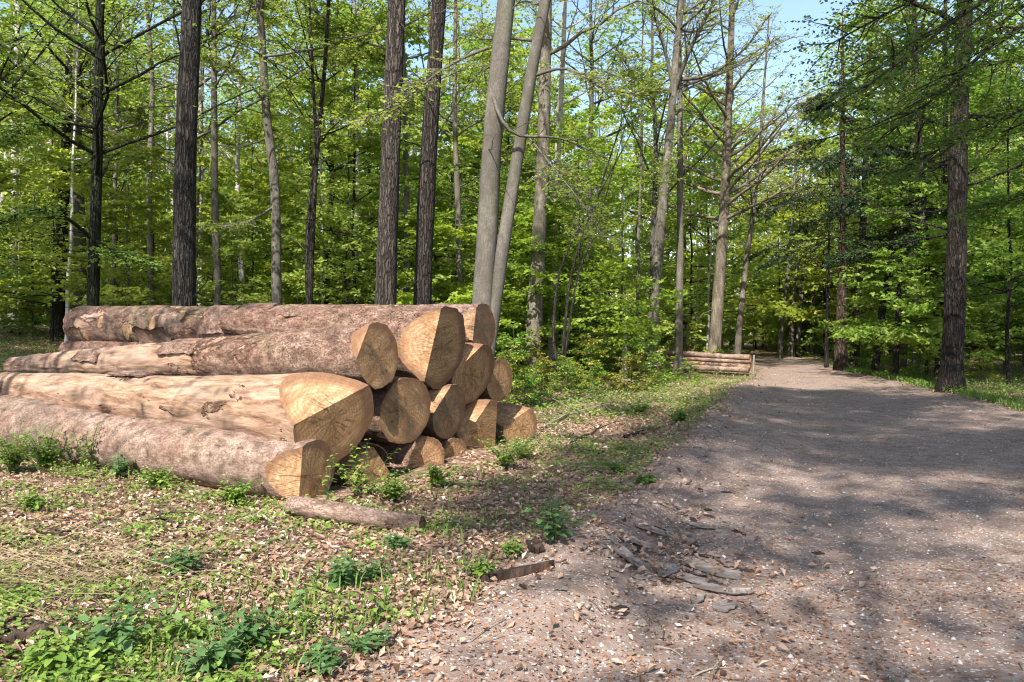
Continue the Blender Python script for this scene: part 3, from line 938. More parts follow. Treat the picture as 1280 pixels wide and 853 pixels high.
YEL = (1.2, 1.12, .9); DEEP = (.72, .85, .9)
H = hero_tree
G1 = "tall trunks standing behind the log pile"
H("dark_trunked_tree", "thick straight dark trunk behind the left half of the log pile", "tree", 15.5, 28, [(229, 0), (231, 385), (234, 200), (240, 0)], 'bark_dark', 24, 101, G1, crown=(12, 11, 3.4), leafy=.15)
H("dark_trunked_tree", "grey brown trunk above the ridged topmost log, left of a close pair", "tree", 15.5, 27, [(479, 0), (481, 385), (487, 190), (496, 0)], 'bark_dark', 23, 102, G1, crown=(11, 11, 3.2), leafy=.15, btint=(1.7, 1.65, 1.6))
H("dark_trunked_tree", "darker leaning trunk at the right of a close pair behind the pile", "tree", 16.5, 23, [(525, 0), (527, 385), (536, 190), (549, 0)], 'bark_dark', 23, 103, G1, crown=(11, 11, 3.2), leafy=.15, btint=(1.2, 1.15, 1.1))
H("twin_stemmed_beech", "smooth grey beech with two leaning stems and a hooked dead branch", "tree", 13.8, 27, [(597, 0), (604, 385), (611, 260), (613, 200), (622, 100), (634, 0)], 'bark_beech', 23, 104, None,
  crown=(10, 12, 3.4), leafy=.15, flare=.25,
  extra_stems=[(0.0, 18, [(617, 390), (631, 290), (643, 220), (655, 150), (664, 80), (684, 0)])],
  limbs_at=[(.035, 0, [(617, 122, 13.6), (622, 140, 13.4), (627, 165, 13.4), (645, 178, 13.5), (690, 165, 13.7), (760, 200, 14.2)]),
            (.03, .25, [(668, 95, 13.8), (710, 80, 13.5), (760, 118, 13.2), (820, 116, 13)]), (.022, .3, [(655, 165, 13.8), (700, 220, 13.3), (740, 270, 13.0), (755, 300, 12.8)]),
            (.03, .3, [(610, 60, 13.8), (560, 80, 13.5), (500, 130, 13.2), (450, 150, 13)])], sides=22)
H("ivy_clad_tree", "dark ivy covered trunk at far left with long level leafy limbs", "tree", 16.5, 15, [(115, 0), (116, 385), (120, 200), (122, 0)], 'bark_dark', 16, 105, G1, crown=(4.2, 24, 4.2), leafy=.9, leaf=.10, tint=DEEP, btint=(.6, .8, .5),
  limbs_at=[(.045, .6, [(116, 300, 16.5), (85, 270, 16), (40, 258, 15.5), (-20, 290, 15)]), (.04, .6, [(118, 300, 16.5), (150, 318, 16), (190, 330, 15.8)]), (.04, .8, [(121, 160, 16.5), (60, 150, 16), (0, 180, 15)])])
H("slim_tree", "slim grey trunk, sharply kinked half way, left of centre behind the pile", "tree", 20, 13, [(344, 0), (346, 390), (345, 290), (343, 200), (334, 170), (330, 100), (325, 0)], 'bark_mid', 19, 106, G1, crown=(8, 18, 3), leafy=.7,
  limbs_at=[(.035, .6, [(343, 258, 20), (310, 280, 19.5), (270, 285, 19), (230, 280, 18.6)]), (.03, .5, [(333, 130, 20), (300, 90, 19.5), (250, 70, 19)])])
H("slim_tree", "slim mottled trunk close right of the thick dark trunk", "tree", 22, 10, [(274, 0), (273, 380), (270, 250), (268, 90), (266, 0)], 'bark_mid', 18, 107, G1, crown=(7, 16, 3), leafy=.8)
H("slim_tree", "slim pale trunk between the ivy clad tree and the thick dark trunk", "tree", 23, 8, [(187, 0), (187, 380), (186, 230), (190, 100), (184, 0)], 'bark_mid', 18, 108, G1, crown=(7, 18, 3), leafy=.85, btint=(1.2, 1.2, 1.15))
H("slim_tree", "very pale thin trunk peeping out right beside the thick dark trunk", "tree", 27, 7, [(250, 0), (249, 380), (251, 200), (250, 0)], 'bark_birch', 19, 109, G1, crown=(9, 16, 3), leafy=.8)
H("forked_tree", "dark forked slender tree between the kinked trunk and the close pair", "tree", 20, 8, [(385, 0), (386, 390), (391, 280), (394, 200), (406, 90), (412, 0)], 'bark_dark', 15, 110, G1, crown=(6, 16, 2.8), leafy=.85,
  extra_stems=[(.12, 6, [(383, 300), (396, 180), (390, 80)])], btint=(1.1, 1.1, 1))
H("slim_tree", "slim whitish trunk left of the close pair of trunks", "tree", 26, 8, [(440, 0), (441, 390), (446, 300), (447, 190), (443, 0)], 'bark_birch', 18, 111, G1, crown=(8, 18, 3), leafy=.8)
H("slim_tree", "slim grey trunk seen between the close pair of trunks", "tree", 24, 9, [(511, 0), (510, 380), (508, 240), (506, 100), (500, 0)], 'bark_mid', 18, 112, G1, crown=(8, 16, 3), leafy=.8)
H("slim_tree", "slim pale trunk just left of the twin stemmed beech", "tree", 26, 9, [(577, 0), (575, 380), (572, 240), (568, 150), (570, 0)], 'bark_mid', 18, 113, G1, crown=(7, 16, 3), leafy=.8, btint=(1.3, 1.3, 1.25))
H("birch_tree", "white birch trunk at the far left edge", "tree", 30, 10, [(16, 0), (17, 385), (18, 280), (20, 160), (22, 0)], 'bark_birch', 19, 114, "pale birches at far left", crown=(8, 18, 3), leafy=.8)
H("birch_tree", "thin white birch trunk left of a dark stout trunk", "tree", 38, 8, [(60, 0), (60, 385), (62, 300), (66, 100)], 'bark_birch', 19, 115, "pale birches at far left", crown=(8, 18, 3), leafy=.8)
H("stout_tree", "dark stout trunk between the thin birch and the ivy clad tree", "tree", 26, 15, [(72, 0), (74, 385), (78, 280), (84, 150)], 'bark_dark', 18, 116, G1, crown=(7, 16, 3.2), leafy=.8, btint=(.9, .9, .85))
G2 = "trees along the wood edge right of the pile"
H("grey_trunked_tree", "grey trunk with a black band right of the twin stemmed beech", "tree", 25, 20, [(664, 0), (666, 440), (672, 330), (678, 220), (682, 80), (684, 0)], 'bark_mid', 21, 117, G2, crown=(10, 18, 3), leafy=.75, btint=(1.25, 1.2, 1.15), flare=.3)
H("birch_tree", "slender white birch right of the grey black banded trunk", "tree", 27, 10, [(688, 0), (690, 430), (694, 300), (697, 190), (704, 60), (706, 0)], 'bark_birch', 20, 118, G2, crown=(9, 18, 3), leafy=.75)
H("multi_stemmed_tree", "dark clump of thin curving stems right of the slender white birch", "tree", 22, 4, [(700, 0), (704, 430), (712, 350), (728, 290), (742, 260)], 'bark_dark', 9, 119, G2, crown=(4, 14, 2.4), leafy=.8,
  extra_stems=[(.03, 4, [(690, 420), (698, 340), (722, 285), (735, 270)]), (.03, 3.5, [(710, 420), (722, 340), (745, 290)])], flare=.1)
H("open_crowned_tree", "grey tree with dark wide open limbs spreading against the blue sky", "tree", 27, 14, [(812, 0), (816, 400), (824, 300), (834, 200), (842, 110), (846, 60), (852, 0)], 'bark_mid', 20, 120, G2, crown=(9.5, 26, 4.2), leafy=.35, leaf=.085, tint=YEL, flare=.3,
  limbs_at=[(.09, .3, [(844, 110, 27), (862, 60, 26.5), (890, 10, 26), (905, -40, 26)]), (.08, .3, [(843, 115, 27), (828, 50, 27), (812, 0, 27), (800, -40, 27)]), (.07, .3, [(850, 100, 27), (885, 98, 26.5), (935, 60, 26), (960, 20, 26)]),
            (.05, .3, [(842, 118, 27), (800, 110, 26), (770, 60, 26)])])
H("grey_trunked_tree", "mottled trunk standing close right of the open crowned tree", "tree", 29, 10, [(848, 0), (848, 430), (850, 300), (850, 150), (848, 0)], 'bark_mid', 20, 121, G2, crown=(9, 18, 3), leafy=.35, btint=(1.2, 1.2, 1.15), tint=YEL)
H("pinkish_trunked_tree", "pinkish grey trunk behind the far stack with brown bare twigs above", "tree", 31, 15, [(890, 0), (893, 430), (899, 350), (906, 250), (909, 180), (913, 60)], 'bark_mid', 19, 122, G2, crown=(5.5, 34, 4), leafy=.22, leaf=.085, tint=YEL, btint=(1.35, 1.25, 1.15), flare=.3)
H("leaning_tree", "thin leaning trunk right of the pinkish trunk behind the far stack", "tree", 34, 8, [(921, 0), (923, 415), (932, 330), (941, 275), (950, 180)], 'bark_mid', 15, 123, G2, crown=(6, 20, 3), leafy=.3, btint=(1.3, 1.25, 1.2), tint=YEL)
H("broken_stem_tree", "short pale dead stem among the green saplings", "dead stem", 26, 8, [(780, 0), (781, 420), (783, 372)], 'bark_birch', 2.6, 124, G2, crown=(1.6, 0, .4), leafy=0)
G3 = "trees beside the road bend"
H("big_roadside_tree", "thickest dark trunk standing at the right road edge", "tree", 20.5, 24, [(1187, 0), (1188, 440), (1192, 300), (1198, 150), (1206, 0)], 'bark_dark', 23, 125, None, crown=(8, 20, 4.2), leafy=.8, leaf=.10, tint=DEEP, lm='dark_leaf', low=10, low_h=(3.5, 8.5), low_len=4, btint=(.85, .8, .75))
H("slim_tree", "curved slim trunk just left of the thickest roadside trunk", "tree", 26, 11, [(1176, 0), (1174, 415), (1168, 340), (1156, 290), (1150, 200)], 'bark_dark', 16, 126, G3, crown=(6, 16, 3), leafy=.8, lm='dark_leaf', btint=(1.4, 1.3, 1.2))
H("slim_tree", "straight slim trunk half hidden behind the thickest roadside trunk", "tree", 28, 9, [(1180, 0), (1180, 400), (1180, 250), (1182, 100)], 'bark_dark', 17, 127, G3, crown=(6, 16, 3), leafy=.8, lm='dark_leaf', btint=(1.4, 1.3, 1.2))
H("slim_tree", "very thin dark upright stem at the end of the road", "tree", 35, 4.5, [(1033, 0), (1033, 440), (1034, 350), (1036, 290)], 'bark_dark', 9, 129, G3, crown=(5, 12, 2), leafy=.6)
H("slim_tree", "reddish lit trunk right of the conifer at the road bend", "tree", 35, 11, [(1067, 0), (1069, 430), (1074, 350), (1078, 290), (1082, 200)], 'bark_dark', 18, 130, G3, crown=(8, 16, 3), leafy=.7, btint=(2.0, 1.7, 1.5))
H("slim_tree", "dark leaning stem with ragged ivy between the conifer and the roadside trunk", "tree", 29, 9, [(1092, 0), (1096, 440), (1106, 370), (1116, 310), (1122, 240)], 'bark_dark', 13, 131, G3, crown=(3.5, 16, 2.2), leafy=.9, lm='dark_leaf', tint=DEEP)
for i, (x0, x1, lb) in enumerate([(974, 984, "leftmost"), (987, 994, "second"), (996, 1003, "third"), (1012, 1018, "rightmost")]):
    H("leaning_tree", lb + " of four small leaning trunks where the road disappears", "tree", 46 + i, 6, [(x0, 0), (x0 + 1, 435), ((x0 + x1) / 2, 390), (x1, 350), (x1 + 6, 280)], 'bark_mid', 15, 132 + i, "small leaning trunks at the road bend", crown=(5, 14, 3), leafy=.7, tint=YEL)


def conifer(name, label, d, wpx, path_px, height, seed, boughs, bark='bark_dark', btint=(1, 1, 1)):
    r = np.random.default_rng(seed)
    bx, by = W(path_px[0][0], d), d; bz = gz1(bx, by) - .05; base = np.array([bx, by, bz])
    pts = [(bx, by, bz)] + [tuple(PT(px, py, d)) for px, py in path_px[1:]]
    pts.append((pts[-1][0], d, bz + height))
    path = smooth_path(pts, 36) - base
    wood, lv = MB(), MB()
    r0 = wpx * d / F / 2
    tubes(wood, path[None], (r0 * np.clip(1.05 - .95 * path[:, 2] / height, .05, 2) * (1 + .4 * np.exp(-path[:, 2] / .4)))[None], 14)
    h0, h1, nb, L0 = boughs
    hh = np.sort(r.uniform(h0, h1, nb)); i = np.clip(np.searchsorted(path[:, 2], hh), 1, 35)
    az = np.arange(nb) * 2.4 + r.normal(0, .4, nb)
    L = L0 * (1.05 - .75 * (hh - h0) / max(height - h0, .1)) * r.uniform(.7, 1.15, nb)
    lp = limb_paths(path[i], az, r.normal(-.02, .14, nb), L, 8, r, -.12 * np.ones(nb), .14)
    tubes(wood, lp, np.full(nb, .035)[:, None] * np.linspace(1, .2, 8)[None], 5)
    # dense needle sprays: side twigs with narrow leaves
    k2 = 18
    t2 = .2 + .8 * (np.arange(k2)[None] + r.random((nb, k2))) / k2
    p2, d2 = sample_on(lp, t2); p2 = p2.reshape(-1, 3); d2 = d2.reshape(-1, 3)
    side = np.where(np.arange(len(p2)) % 2 == 0, 1., -1.)[:, None]
    lat = nrm(np.cross(d2, [[0, 0, 1.0]]) + 1e-4)
    dir2 = nrm(d2 * .7 + lat * side * .7 + r.normal(0, .15, d2.shape) - np.array([[0, 0, .25]]))
    L2 = np.repeat(L, k2) * .3 * (1.2 - .8 * t2.ravel()) * r.uniform(.7, 1.2, len(p2)) + .1
    m = 50
    tt = (np.arange(m)[None] + r.random((len(p2), m))) / m
    pos = p2[:, None] + dir2[:, None] * (L2[:, None] * tt)[..., None] + r.normal(0, .02, (len(p2), m, 3))
    pos[..., 2] -= .15 * L2[:, None] * tt ** 2
    ax = nrm(dir2[:, None] * .8 + r.normal(0, .55, pos.shape)); nn = nrm(r.normal(0, 1, pos.shape))
    leaf_quads(lv, pos.reshape(-1, 3), ax.reshape(-1, 3), nn.reshape(-1, 3), np.full(pos.size // 3, .15) * r.uniform(.6, 1.2, pos.size // 3), np.clip(r.normal(.4, .25, pos.size // 3), 0, 1), width=.14)
    root = thing(name, label, "tree", tuple(base), G3)
    o = wood.build("trunk", M[bark], root); o.color = (*btint, 1)
    lv.build("crown", M['needle'], root, smooth=False).color = (1, 1, 1, 1)
    return root


conifer("conifer_tree", "conifer with dark drooping boughs over the road bend and brown trunk", 33, 14, [(1051, 0), (1051, 430), (1053, 300)], 15, 128, (5.0, 11.5, 34, 4.0), btint=(1.9, 1.6, 1.35))
conifer("conifer_tree", "small dark conifer stem with ragged boughs nearer the roadside trunk", 27, 7, [(1118, 0), (1121, 420), (1126, 300)], 11, 141, (4.2, 8.5, 14, 2.2))

# overhanging beech right of the frame: its limbs reach over the road
H("overhanging_beech", "beech rising just outside the right edge, its leafy limbs hanging over the road", "tree", 12.5, 45, [(1560, 0), (1562, 300), (1570, 0)], 'bark_mid', 18, 140, None, crown=(5.6, 34, 5.8), leafy=.9, leaf=.085, lm='dark_leaf', tint=(.8, .86, .8), k2=12, m=12, btint=(.32, .3, .28), dens=1.5,  # leaf tint darkened to paint in the crown's own shade
  limbs_at=[(.06, .7, [(1560, 20, 12.5), (1400, -20, 12.5), (1275, 25, 12.5), (1215, 55, 12.5), (1205, 110, 12.5), (1150, 140, 12.5), (1110, 165, 12.5)]),
            (.05, .9, [(1560, -60, 12.5), (1400, -70, 12), (1250, -20, 11.5), (1150, 60, 11.2), (1080, 110, 11)]), (.05, .9, [(1560, 150, 12.5), (1400, 120, 13), (1280, 125, 13.5), (1200, 175, 13.8), (1120, 215, 14)]),
            (.05, .9, [(1560, 250, 12.5), (1400, 230, 14), (1280, 240, 15), (1220, 260, 15.5)]), (.05, .9, [(1560, -100, 12.5), (1350, -100, 13), (1200, -30, 13.5), (1100, 20, 14), (1030, 60, 14.5)]),
            (.05, .9, [(1560, 60, 12.5), (1420, 50, 14), (1290, 70, 15.5), (1180, 90, 16.5), (1090, 150, 17)])])

# ---- copies: filler trees and saplings
def tree_variant(name, seed, height, dbh, bark, crown, leafy, leaf, k2, m, lm='leaf', lat=False):
    """returns wood and crown meshes of a generic tree around the origin"""
    r = np.random.default_rng(seed)
    n = 26
    hz = np.linspace(0, height, n)
    sx = np.cumsum(r.normal(0, .022 * height / n * 2, n)); sy = np.cumsum(r.normal(0, .022 * height / n * 2, n))
    path = np.column_stack([sx - sx[0], sy - sy[0], hz])
    wood, lv = MB(), MB()
    tubes(wood, path[None], (dbh / 2 * np.clip(1.05 - .9 * hz / height, .05, 2) * (1 + .5 * np.exp(-hz / .3)))[None], 9)
    cs, nl, ll = crown
    hh = cs + (height * .96 - cs) * np.sort(r.random(nl))
    P0 = path[np.clip(np.searchsorted(hz, hh), 1, n - 1)]
    fr = (hh - cs) / (height - cs)
    az = np.arange(nl) * 2.4 + r.normal(0, .5, nl)
    el = (.08 + .5 * fr if lat else .5 + .45 * fr) + r.normal(0, .14, nl)
    L = ll * (1.1 - .7 * fr) * r.uniform(.65, 1.25, nl)
    lp = limb_paths(P0, az, el, L, 6, r, (.0 if lat else .1) * np.ones(nl))
    LR = np.clip(dbh * .18 * (1.1 - fr), .006, .06)
    tubes(wood, lp, LR[:, None] * np.linspace(1, .25, 6)[None], 4)
    foliage(wood, lv, lp, LR, r, k2=k2, k3=5, m=m, leaf=leaf, leaf_keep=leafy, twigs=False)
    return wood.mesh("trunk", M[bark]), lv.mesh("crown", M[lm], smooth=False)


tall = [tree_variant("tall", 200 + i, h, dd, bk, cr, lf, .17, 7, 7) for i, (h, dd, bk, cr, lf) in enumerate([
    (21, .32, 'bark_mid', (7, 26, 4.6), .36), (19, .26, 'bark_dark', (6, 26, 4.4), .4), (22, .36, 'bark_beech', (8, 26, 5.0), .32), (18, .22, 'bark_birch', (6, 24, 3.6), .38),
    (20, .30, 'bark_mid', (6, 28, 4.8), .28), (17, .20, 'bark_mid', (5, 26, 4.0), .4)])]
sap = [tree_variant("sap", 300 + i, h, dd, bk, cr, lf, .155, 8, 7, lat=True) for i, (h, dd, bk, cr, lf) in enumerate([
    (8.0, .09, 'bark_dark', (.9, 34, 2.6), .9), (6.0, .07, 'bark_mid', (.6, 30, 2.2), .95), (10.0, .12, 'bark_dark', (1.4, 40, 3.0), .85), (4.5, .05, 'bark_mid', (.4, 26, 1.9), .95), (7.0, .08, 'bark_dark', (.8, 32, 2.6), .9)])]
shrub = [tree_variant("shrub", 400 + i, h, .03, 'bark_twig', (.12, 16, .75), .95, .08, 5, 6, lm='herb', lat=True) for i, h in enumerate([.9, 1.3, 1.7])]
POLE = [tree_variant("pole", 450 + i, h, dd, bk, (h * .45, 14, 1.5), .5, .11, 4, 5) for i, (h, dd, bk) in enumerate([(11, .10, 'bark_beech'), (13, .13, 'bark_mid'), (12, .12, 'bark_birch')])]

taken = []


def place(kind, var, x, y, s, rot, name, label, group, tint=(1, 1, 1), cat="tree", btint=None):
    w, l = var
    root = thing(name, label, cat, (x, y, gz1(x, y) - .04), group)
    root.rotation_euler = (random.uniform(-.04, .04), random.uniform(-.04, .04), rot)
    root.scale = (s, s, s)
    a = link("trunk", w, root); b = link("crown", l, root)
    k = random.uniform(.75, 1.25)
    a.color = (*(btint or (k, k, k)), 1); b.color = (*tint, 1)
    return root


def tint_rand():
    k = random.uniform(.9, 1.2); y = random.uniform(.82, 1.06)
    return (k * y, k, k * random.uniform(.7, 1.1))


random.seed(5)


def in_road(x, y, m=0.0):
    yy = min(max(y, -40), 60)
    return float(xl(yy)) - m < x < float(xr(yy)) + m


def in_pile(x, y, m=.6):
    for a, b, r in LOGS:
        ab = b - a; t = np.clip(np.dot(np.array([x, y]) - a, ab) / np.dot(ab, ab), -.02, 1.02)
        if np.linalg.norm(np.array([x, y]) - a - ab * t) < r + m:
            return True
    return False


BINS = [(-20, "outside the left edge"), (118, "between left edge and ivy clad tree"), (230, "between ivy clad tree and thick dark trunk"), (345, "between thick dark trunk and kinked slim trunk"),
        (480, "between kinked slim trunk and the close pair"), (600, "between the close pair and the twin stemmed beech"), (690, "just right of the twin stemmed beech"), (815, "between white birch and open crowned tree"),
        (900, "between open crowned tree and pinkish trunk"), (1050, "near the end of the road"), (1190, "between conifer and thickest roadside trunk"), (1290, "right of the thickest roadside trunk"), (9e9, "outside the right edge")]


def region(x, y):
    px = 640 + x / y * F
    return next(n for b, n in BINS if px < b)


def depth_word(y):
    return "up front" if y < 27 else "half way back" if y < 45 else "far back"


def scatter(n, dmin, dmax, sep, power=1.0, half=.74, road_m=1.5, keepout=None):
    out = []; tries = 0
    while len(out) < n and tries < n * 60:
        tries += 1
        d = dmin + (dmax - dmin) * random.random() ** power
        x = random.uniform(-half, half) * d
        if in_road(x, d, road_m) or in_pile(x, d, 1.2) or (keepout and keepout(x, d)):
            continue
        if any((x - a) ** 2 + (d - b) ** 2 < sep * sep for a, b in taken):
            continue
        taken.append((x, d)); out.append((x, d))
    return out


def ko_tall(x, d):
    return (-3 < x < 12 and d < 27) or d < 21 and x < 0


def ko_sap(x, d):
    ql = float(xl(min(d, 60))) - x
    return (0 < ql < 4.5 and d < 30) or (x < 2 and d < 18.5)


for x, y in scatter(110, 20, 85, 2.2, .8, keepout=ko_tall):
    i = random.randrange(6)
    place('tall', tall[i], x, y, random.uniform(.8, 1.15), random.uniform(0, 6.3), "woodland_tree", ["grey", "dark", "smooth", "pale birch", "sparse", "slim"][i] + " tall tree " + depth_word(y) + " " + region(x, y), "tall trees in the wood", tint_rand())
for x, y in scatter(110, 19, 75, 1.2, .8, keepout=ko_tall):
    i = random.randrange(3)
    place('pole', POLE[i], x, y, random.uniform(.7, 1.15), random.uniform(0, 6.3), "pole_tree", ["smooth", "grey", "pale"][i] + " thin pole tree " + depth_word(y) + " " + region(x, y), "thin pole trees in the wood", tint_rand())
for x, y in scatter(240, 19, 74, 1.2, .7, keepout=ko_sap):
    i = random.randrange(5)
    place('sap', sap[i], x, y, random.uniform(.75, 1.2), random.uniform(0, 6.3), "beech_sapling", ["leafy", "low", "tall", "small", "slender"][i] + " green sapling " + depth_word(y) + " " + region(x, y), "saplings in the undergrowth", tint_rand(), "sapling")


def ko_shrub(x, d):
    ql = float(xl(min(d, 60))) - x; qr = x - float(xr(min(d, 60)))
    if qr > 0: return qr > 6
    return ql < 2.6 - .04 * d or (d < 20 and x < 0) or (ql < 5 and d < 18)


edge = []
for q in range(900):
    y = random.uniform(16.5, 31); x = float(xl(y)) - random.uniform(2.2 if y > 21 else 4.2, 12)
    if len(edge) < 95 and not in_pile(x, y, .8) and all((x - a) ** 2 + (y - b) ** 2 > .45 for a, b in edge):
        if not (4 < x < 9 and 23 < y < 30):
            edge.append((x, y))
for x, y in edge + scatter(60, 16, 40, .7, .9, road_m=.6, keepout=ko_shrub):
    i = random.randrange(3)
    s = random.uniform(.45, 1.0)
    px = 640 + x / y * F
    place('shrub', shrub[i], x, y, s, random.uniform(0, 6.3), "low_shrub", ["smallest", "mid sized", "larger"][i] + " low shrub " + depth_word(y) + " " + region(x, y), "low shrubs at the wood edge", (random.uniform(.8, 1.4), random.uniform(.8, 1.1), .8), "shrub")

for x, y in scatter(110, 26, 60, .9, .8, road_m=1.0, keepout=lambda x, d: 4 < x < 9.5 and d < 31):
    i = random.randrange(3)
    place('shrub', shrub[i], x, y, random.uniform(1.2, 2.2), random.uniform(0, 6.3), "low_shrub", ["slight", "middling", "bushy"][i] + " shrub " + depth_word(y) + " " + region(x, y), "shrubs deeper in the wood", (random.uniform(.9, 1.3), random.uniform(.9, 1.15), 1), "shrub")

for x, y in scatter(64, 25, 66, 1.6, .8, keepout=ko_tall):
    i = random.choice([0, 2, 4])
    place('sap', sap[i], x, y, random.uniform(1.45, 2.1), random.uniform(0, 6.3), "young_beech", ["leafy", "", "tall", "", "slender"][i] + " young beech " + depth_word(y) + " " + region(x, y), "young beeches filling the wood", tint_rand())

# trees behind and beside the camera that throw the dappled shade on the road
shade = [tree_variant("shade", 500 + i, h, .20, 'bark_beech', (cs, 52, ll), min(1, lf + .1), .24, 10, 8) for i, (h, ll, cs, lf) in enumerate([(29, 5.0, 13, .55), (28, 5.6, 11, .6), (35, 5.8, 14, .95)])]
for i, (x, y, v) in enumerate([(-2.2, -9.8, 2), (.4, -13.4, 1), (1.2, -18, 2), (9.5, -3.5, 1), (11.5, 4.5, 0), (-21, -15, 0), (9.5, -12, 0), (15, 10, 1), (-17, 2, 1), (-23, 9, 0)]):
    place('shade', shade[v], x, y, 1.0, i * 1.3, "shade_tree", "tall tree standing beside the road outside the picture", "trees behind the viewer", (1, 1, 1))

for i, (x, y, v) in enumerate([(-9.4, 3.4, 4), (-12.6, 2.6, 4)]):
    place('tall', tall[v], x, y, .95, i * 2.1, "shade_tree", "slender tree standing outside the left edge of the picture", "trees beside the viewer", (1, 1, 1))

# far wood that reads as one mass
r = np.random.default_rng(900)
lv, wd = MB(), MB()
nf = 80000
y = r.uniform(78, 125, nf); x = r.uniform(-.85, .85, nf) * y
z = 23 * r.random(nf) ** 1.4
cl = noise(np.column_stack([x, y, z]), .22, 77, 3)
k = (cl + r.normal(0, .2, nf) > -.35) & ~((np.abs(x - 14) < 3) & (z < 2))
x, y, z = x[k], y[k], z[k]
pos = np.column_stack([x, y, z + gz(x, y)])
leaf_quads(lv, pos, r.normal(0, 1, (len(x), 3)), np.array([[0, -.5, .8]]) + r.normal(0, .5, (len(x), 3)), r.uniform(.4, .95, len(x)), np.clip(r.normal(.5, .2, len(x)) + .3 * cl[k], 0, 1))
o = lv.build("far_foliage", M['leaf'], smooth=False); o.color = (1.1, 1.0, 1, 1)
tag(o, "green mass of the distant wood behind all the trees", "foliage", None, "stuff")
nt = 170
y = r.uniform(70, 120, nt); x = r.uniform(-.8, .8, nt) * y; z = gz(x, y)
P = np.stack([np.column_stack([x, y, z - .3]), np.column_stack([x + r.normal(0, .3, nt), y, z + 9]), np.column_stack([x + r.normal(0, .6, nt), y, z + 19])], 1)
tubes(wd, P, np.stack([r.uniform(.1, .24, nt), r.uniform(.08, .16, nt), np.full(nt, .04)], 1), 6)
o = wd.build("far_trunks", M['bark_mid'], smooth=True); o.color = (1, 1, 1, 1)
tag(o, "distant thin trunks deep in the wood", "trunks", None, "stuff")

# ------------------------------------------------------------------ ground cover
def polar(n, dmin, dmax, r, half=.72):
    d = dmin * (dmax / dmin) ** r.random(n)
    return r.uniform(-half, half, n) * d, d


seg = [(a, b, rr) for a, b, rr in LOGS]


def pile_mask(x, y, m=0.0):
    """True where free of logs"""
    ok = np.ones(len(x), bool); p = np.column_stack([x, y])
    for a, b, rr in seg:
        ab = b - a; t = np.clip(((p - a) @ ab) / (ab @ ab), 0, 1)
        ok &= np.linalg.norm(p - a - ab * t[:, None], axis=1) > rr * .9 + m
    return ok


r = np.random.default_rng(55)
# dead leaves
x, y = polar(120000, 2.4, 34, r)
la = litter_amount(x, y)
k = (r.random(len(x)) < la * .85 + .035 * (np.abs(xl(y) - x) < 2.2)) & pile_mask(x, y, -.08)
x, y = x[k], y[k]
hx, hy = ground_at(825, 690)
x = np.concatenate([x, r.normal(hx, .40, 420)]); y = np.concatenate([y, r.normal(hy, .55, 420)]); n = len(x)
z = gz(x, y)
az = r.uniform(0, 2 * math.pi, n); tl = r.normal(0, .33, (n, 2))
a = np.column_stack([np.cos(az), np.sin(az), tl[:, 0]]); a = nrm(a)
nn = nrm(np.column_stack([r.normal(0, .35, n), r.normal(0, .35, n), np.ones(n)]))
w = nrm(np.cross(nn, a)); nn = np.cross(a, w)
L = r.uniform(.022, .066, n)[:, None] * np.where(y > 12, 1.35, 1.0)[:, None]; c = r.uniform(-.2, .65, n)[:, None]
p = np.column_stack([x, y, z + r.uniform(.004, .03, n)])
v = np.stack([p - a * L * .5, p - a * L * .05 + w * L * .3 + nn * L * c, p + a * L * .5 + nn * L * c * .6, p - a * L * .05 - w * L * .3 + nn * L * c * .8, p], 1)
f = (np.arange(n)[:, None, None] * 5 + np.array([[[0, 4, 1], [4, 2, 1], [0, 3, 4], [3, 2, 4]]])).reshape(-1, 3)
mb = MB(); mb.add(v.reshape(-1, 3), f, np.repeat(np.clip(r.normal(.55, .25, n), 0, 1), 5))
o = mb.build("leaf_litter", M['litter'], smooth=False); tag(o, "pinkish brown dead leaves covering the verge", "dead leaves", None, "stuff")
# crumbs of leaf on the road
x, y = polar(90000, 2.3, 26, r)
k = (litter_amount(x, y) < .6) & (noise(np.column_stack([x, y]), 1.1, 66, 3) + r.normal(0, .35, len(x)) > .0); x, y = x[k], y[k]; n = len(x)
p = np.column_stack([x, y, gz(x, y) + .008])
mb = MB(); leaf_quads(mb, p, np.column_stack([r.normal(0, 1, (n, 2)), np.zeros(n)]), np.array([[0, 0, 1.0]]) + r.normal(0, .3, (n, 3)), r.uniform(.008, .026, n) * (1 + y * .03), r.random(n), width=.3)
o = mb.build("leaf_crumbs", M['crumb'], smooth=False); tag(o, "orange brown leaf crumbs strewn over the road", "leaf crumbs", None, "stuff")
# gravel
x, y = polar(9000, 2.3, 22, r)
k = litter_amount(x, y) < .5; x, y = x[k], y[k]; n = len(x)
oct_ = np.array([[1, 0, 0], [0, 1, 0], [-1, 0, 0], [0, -1, 0], [0, 0, .7], [0, 0, -.6]], float)
of = np.array([[0, 1, 4], [1, 2, 4], [2, 3, 4], [3, 0, 4], [1, 0, 5], [2, 1, 5], [3, 2, 5], [0, 3, 5]])
s = (r.lognormal(-5.05, .45, n) * (1 + y * .015))[:, None, None]
v = oct_[None] * s * r.uniform(.6, 1.3, (n, 6, 1)); an = r.uniform(0, 6.3, n)
ca, sa = np.cos(an)[:, None], np.sin(an)[:, None]
v = np.stack([v[..., 0] * ca - v[..., 1] * sa, v[..., 0] * sa + v[..., 1] * ca, v[..., 2]], -1) + np.column_stack([x, y, gz(x, y) + .005])[:, None]
mb = MB(); mb.add(v.reshape(-1, 3), (np.arange(n)[:, None, None] * 6 + of[None]).reshape(-1, 3), np.repeat(np.clip(r.normal(.5, .3, n), 0, 1), 6))
o = mb.build("gravel", M['stone']); tag(o, "pale gravel pressed into the road", "gravel", None, "stuff")


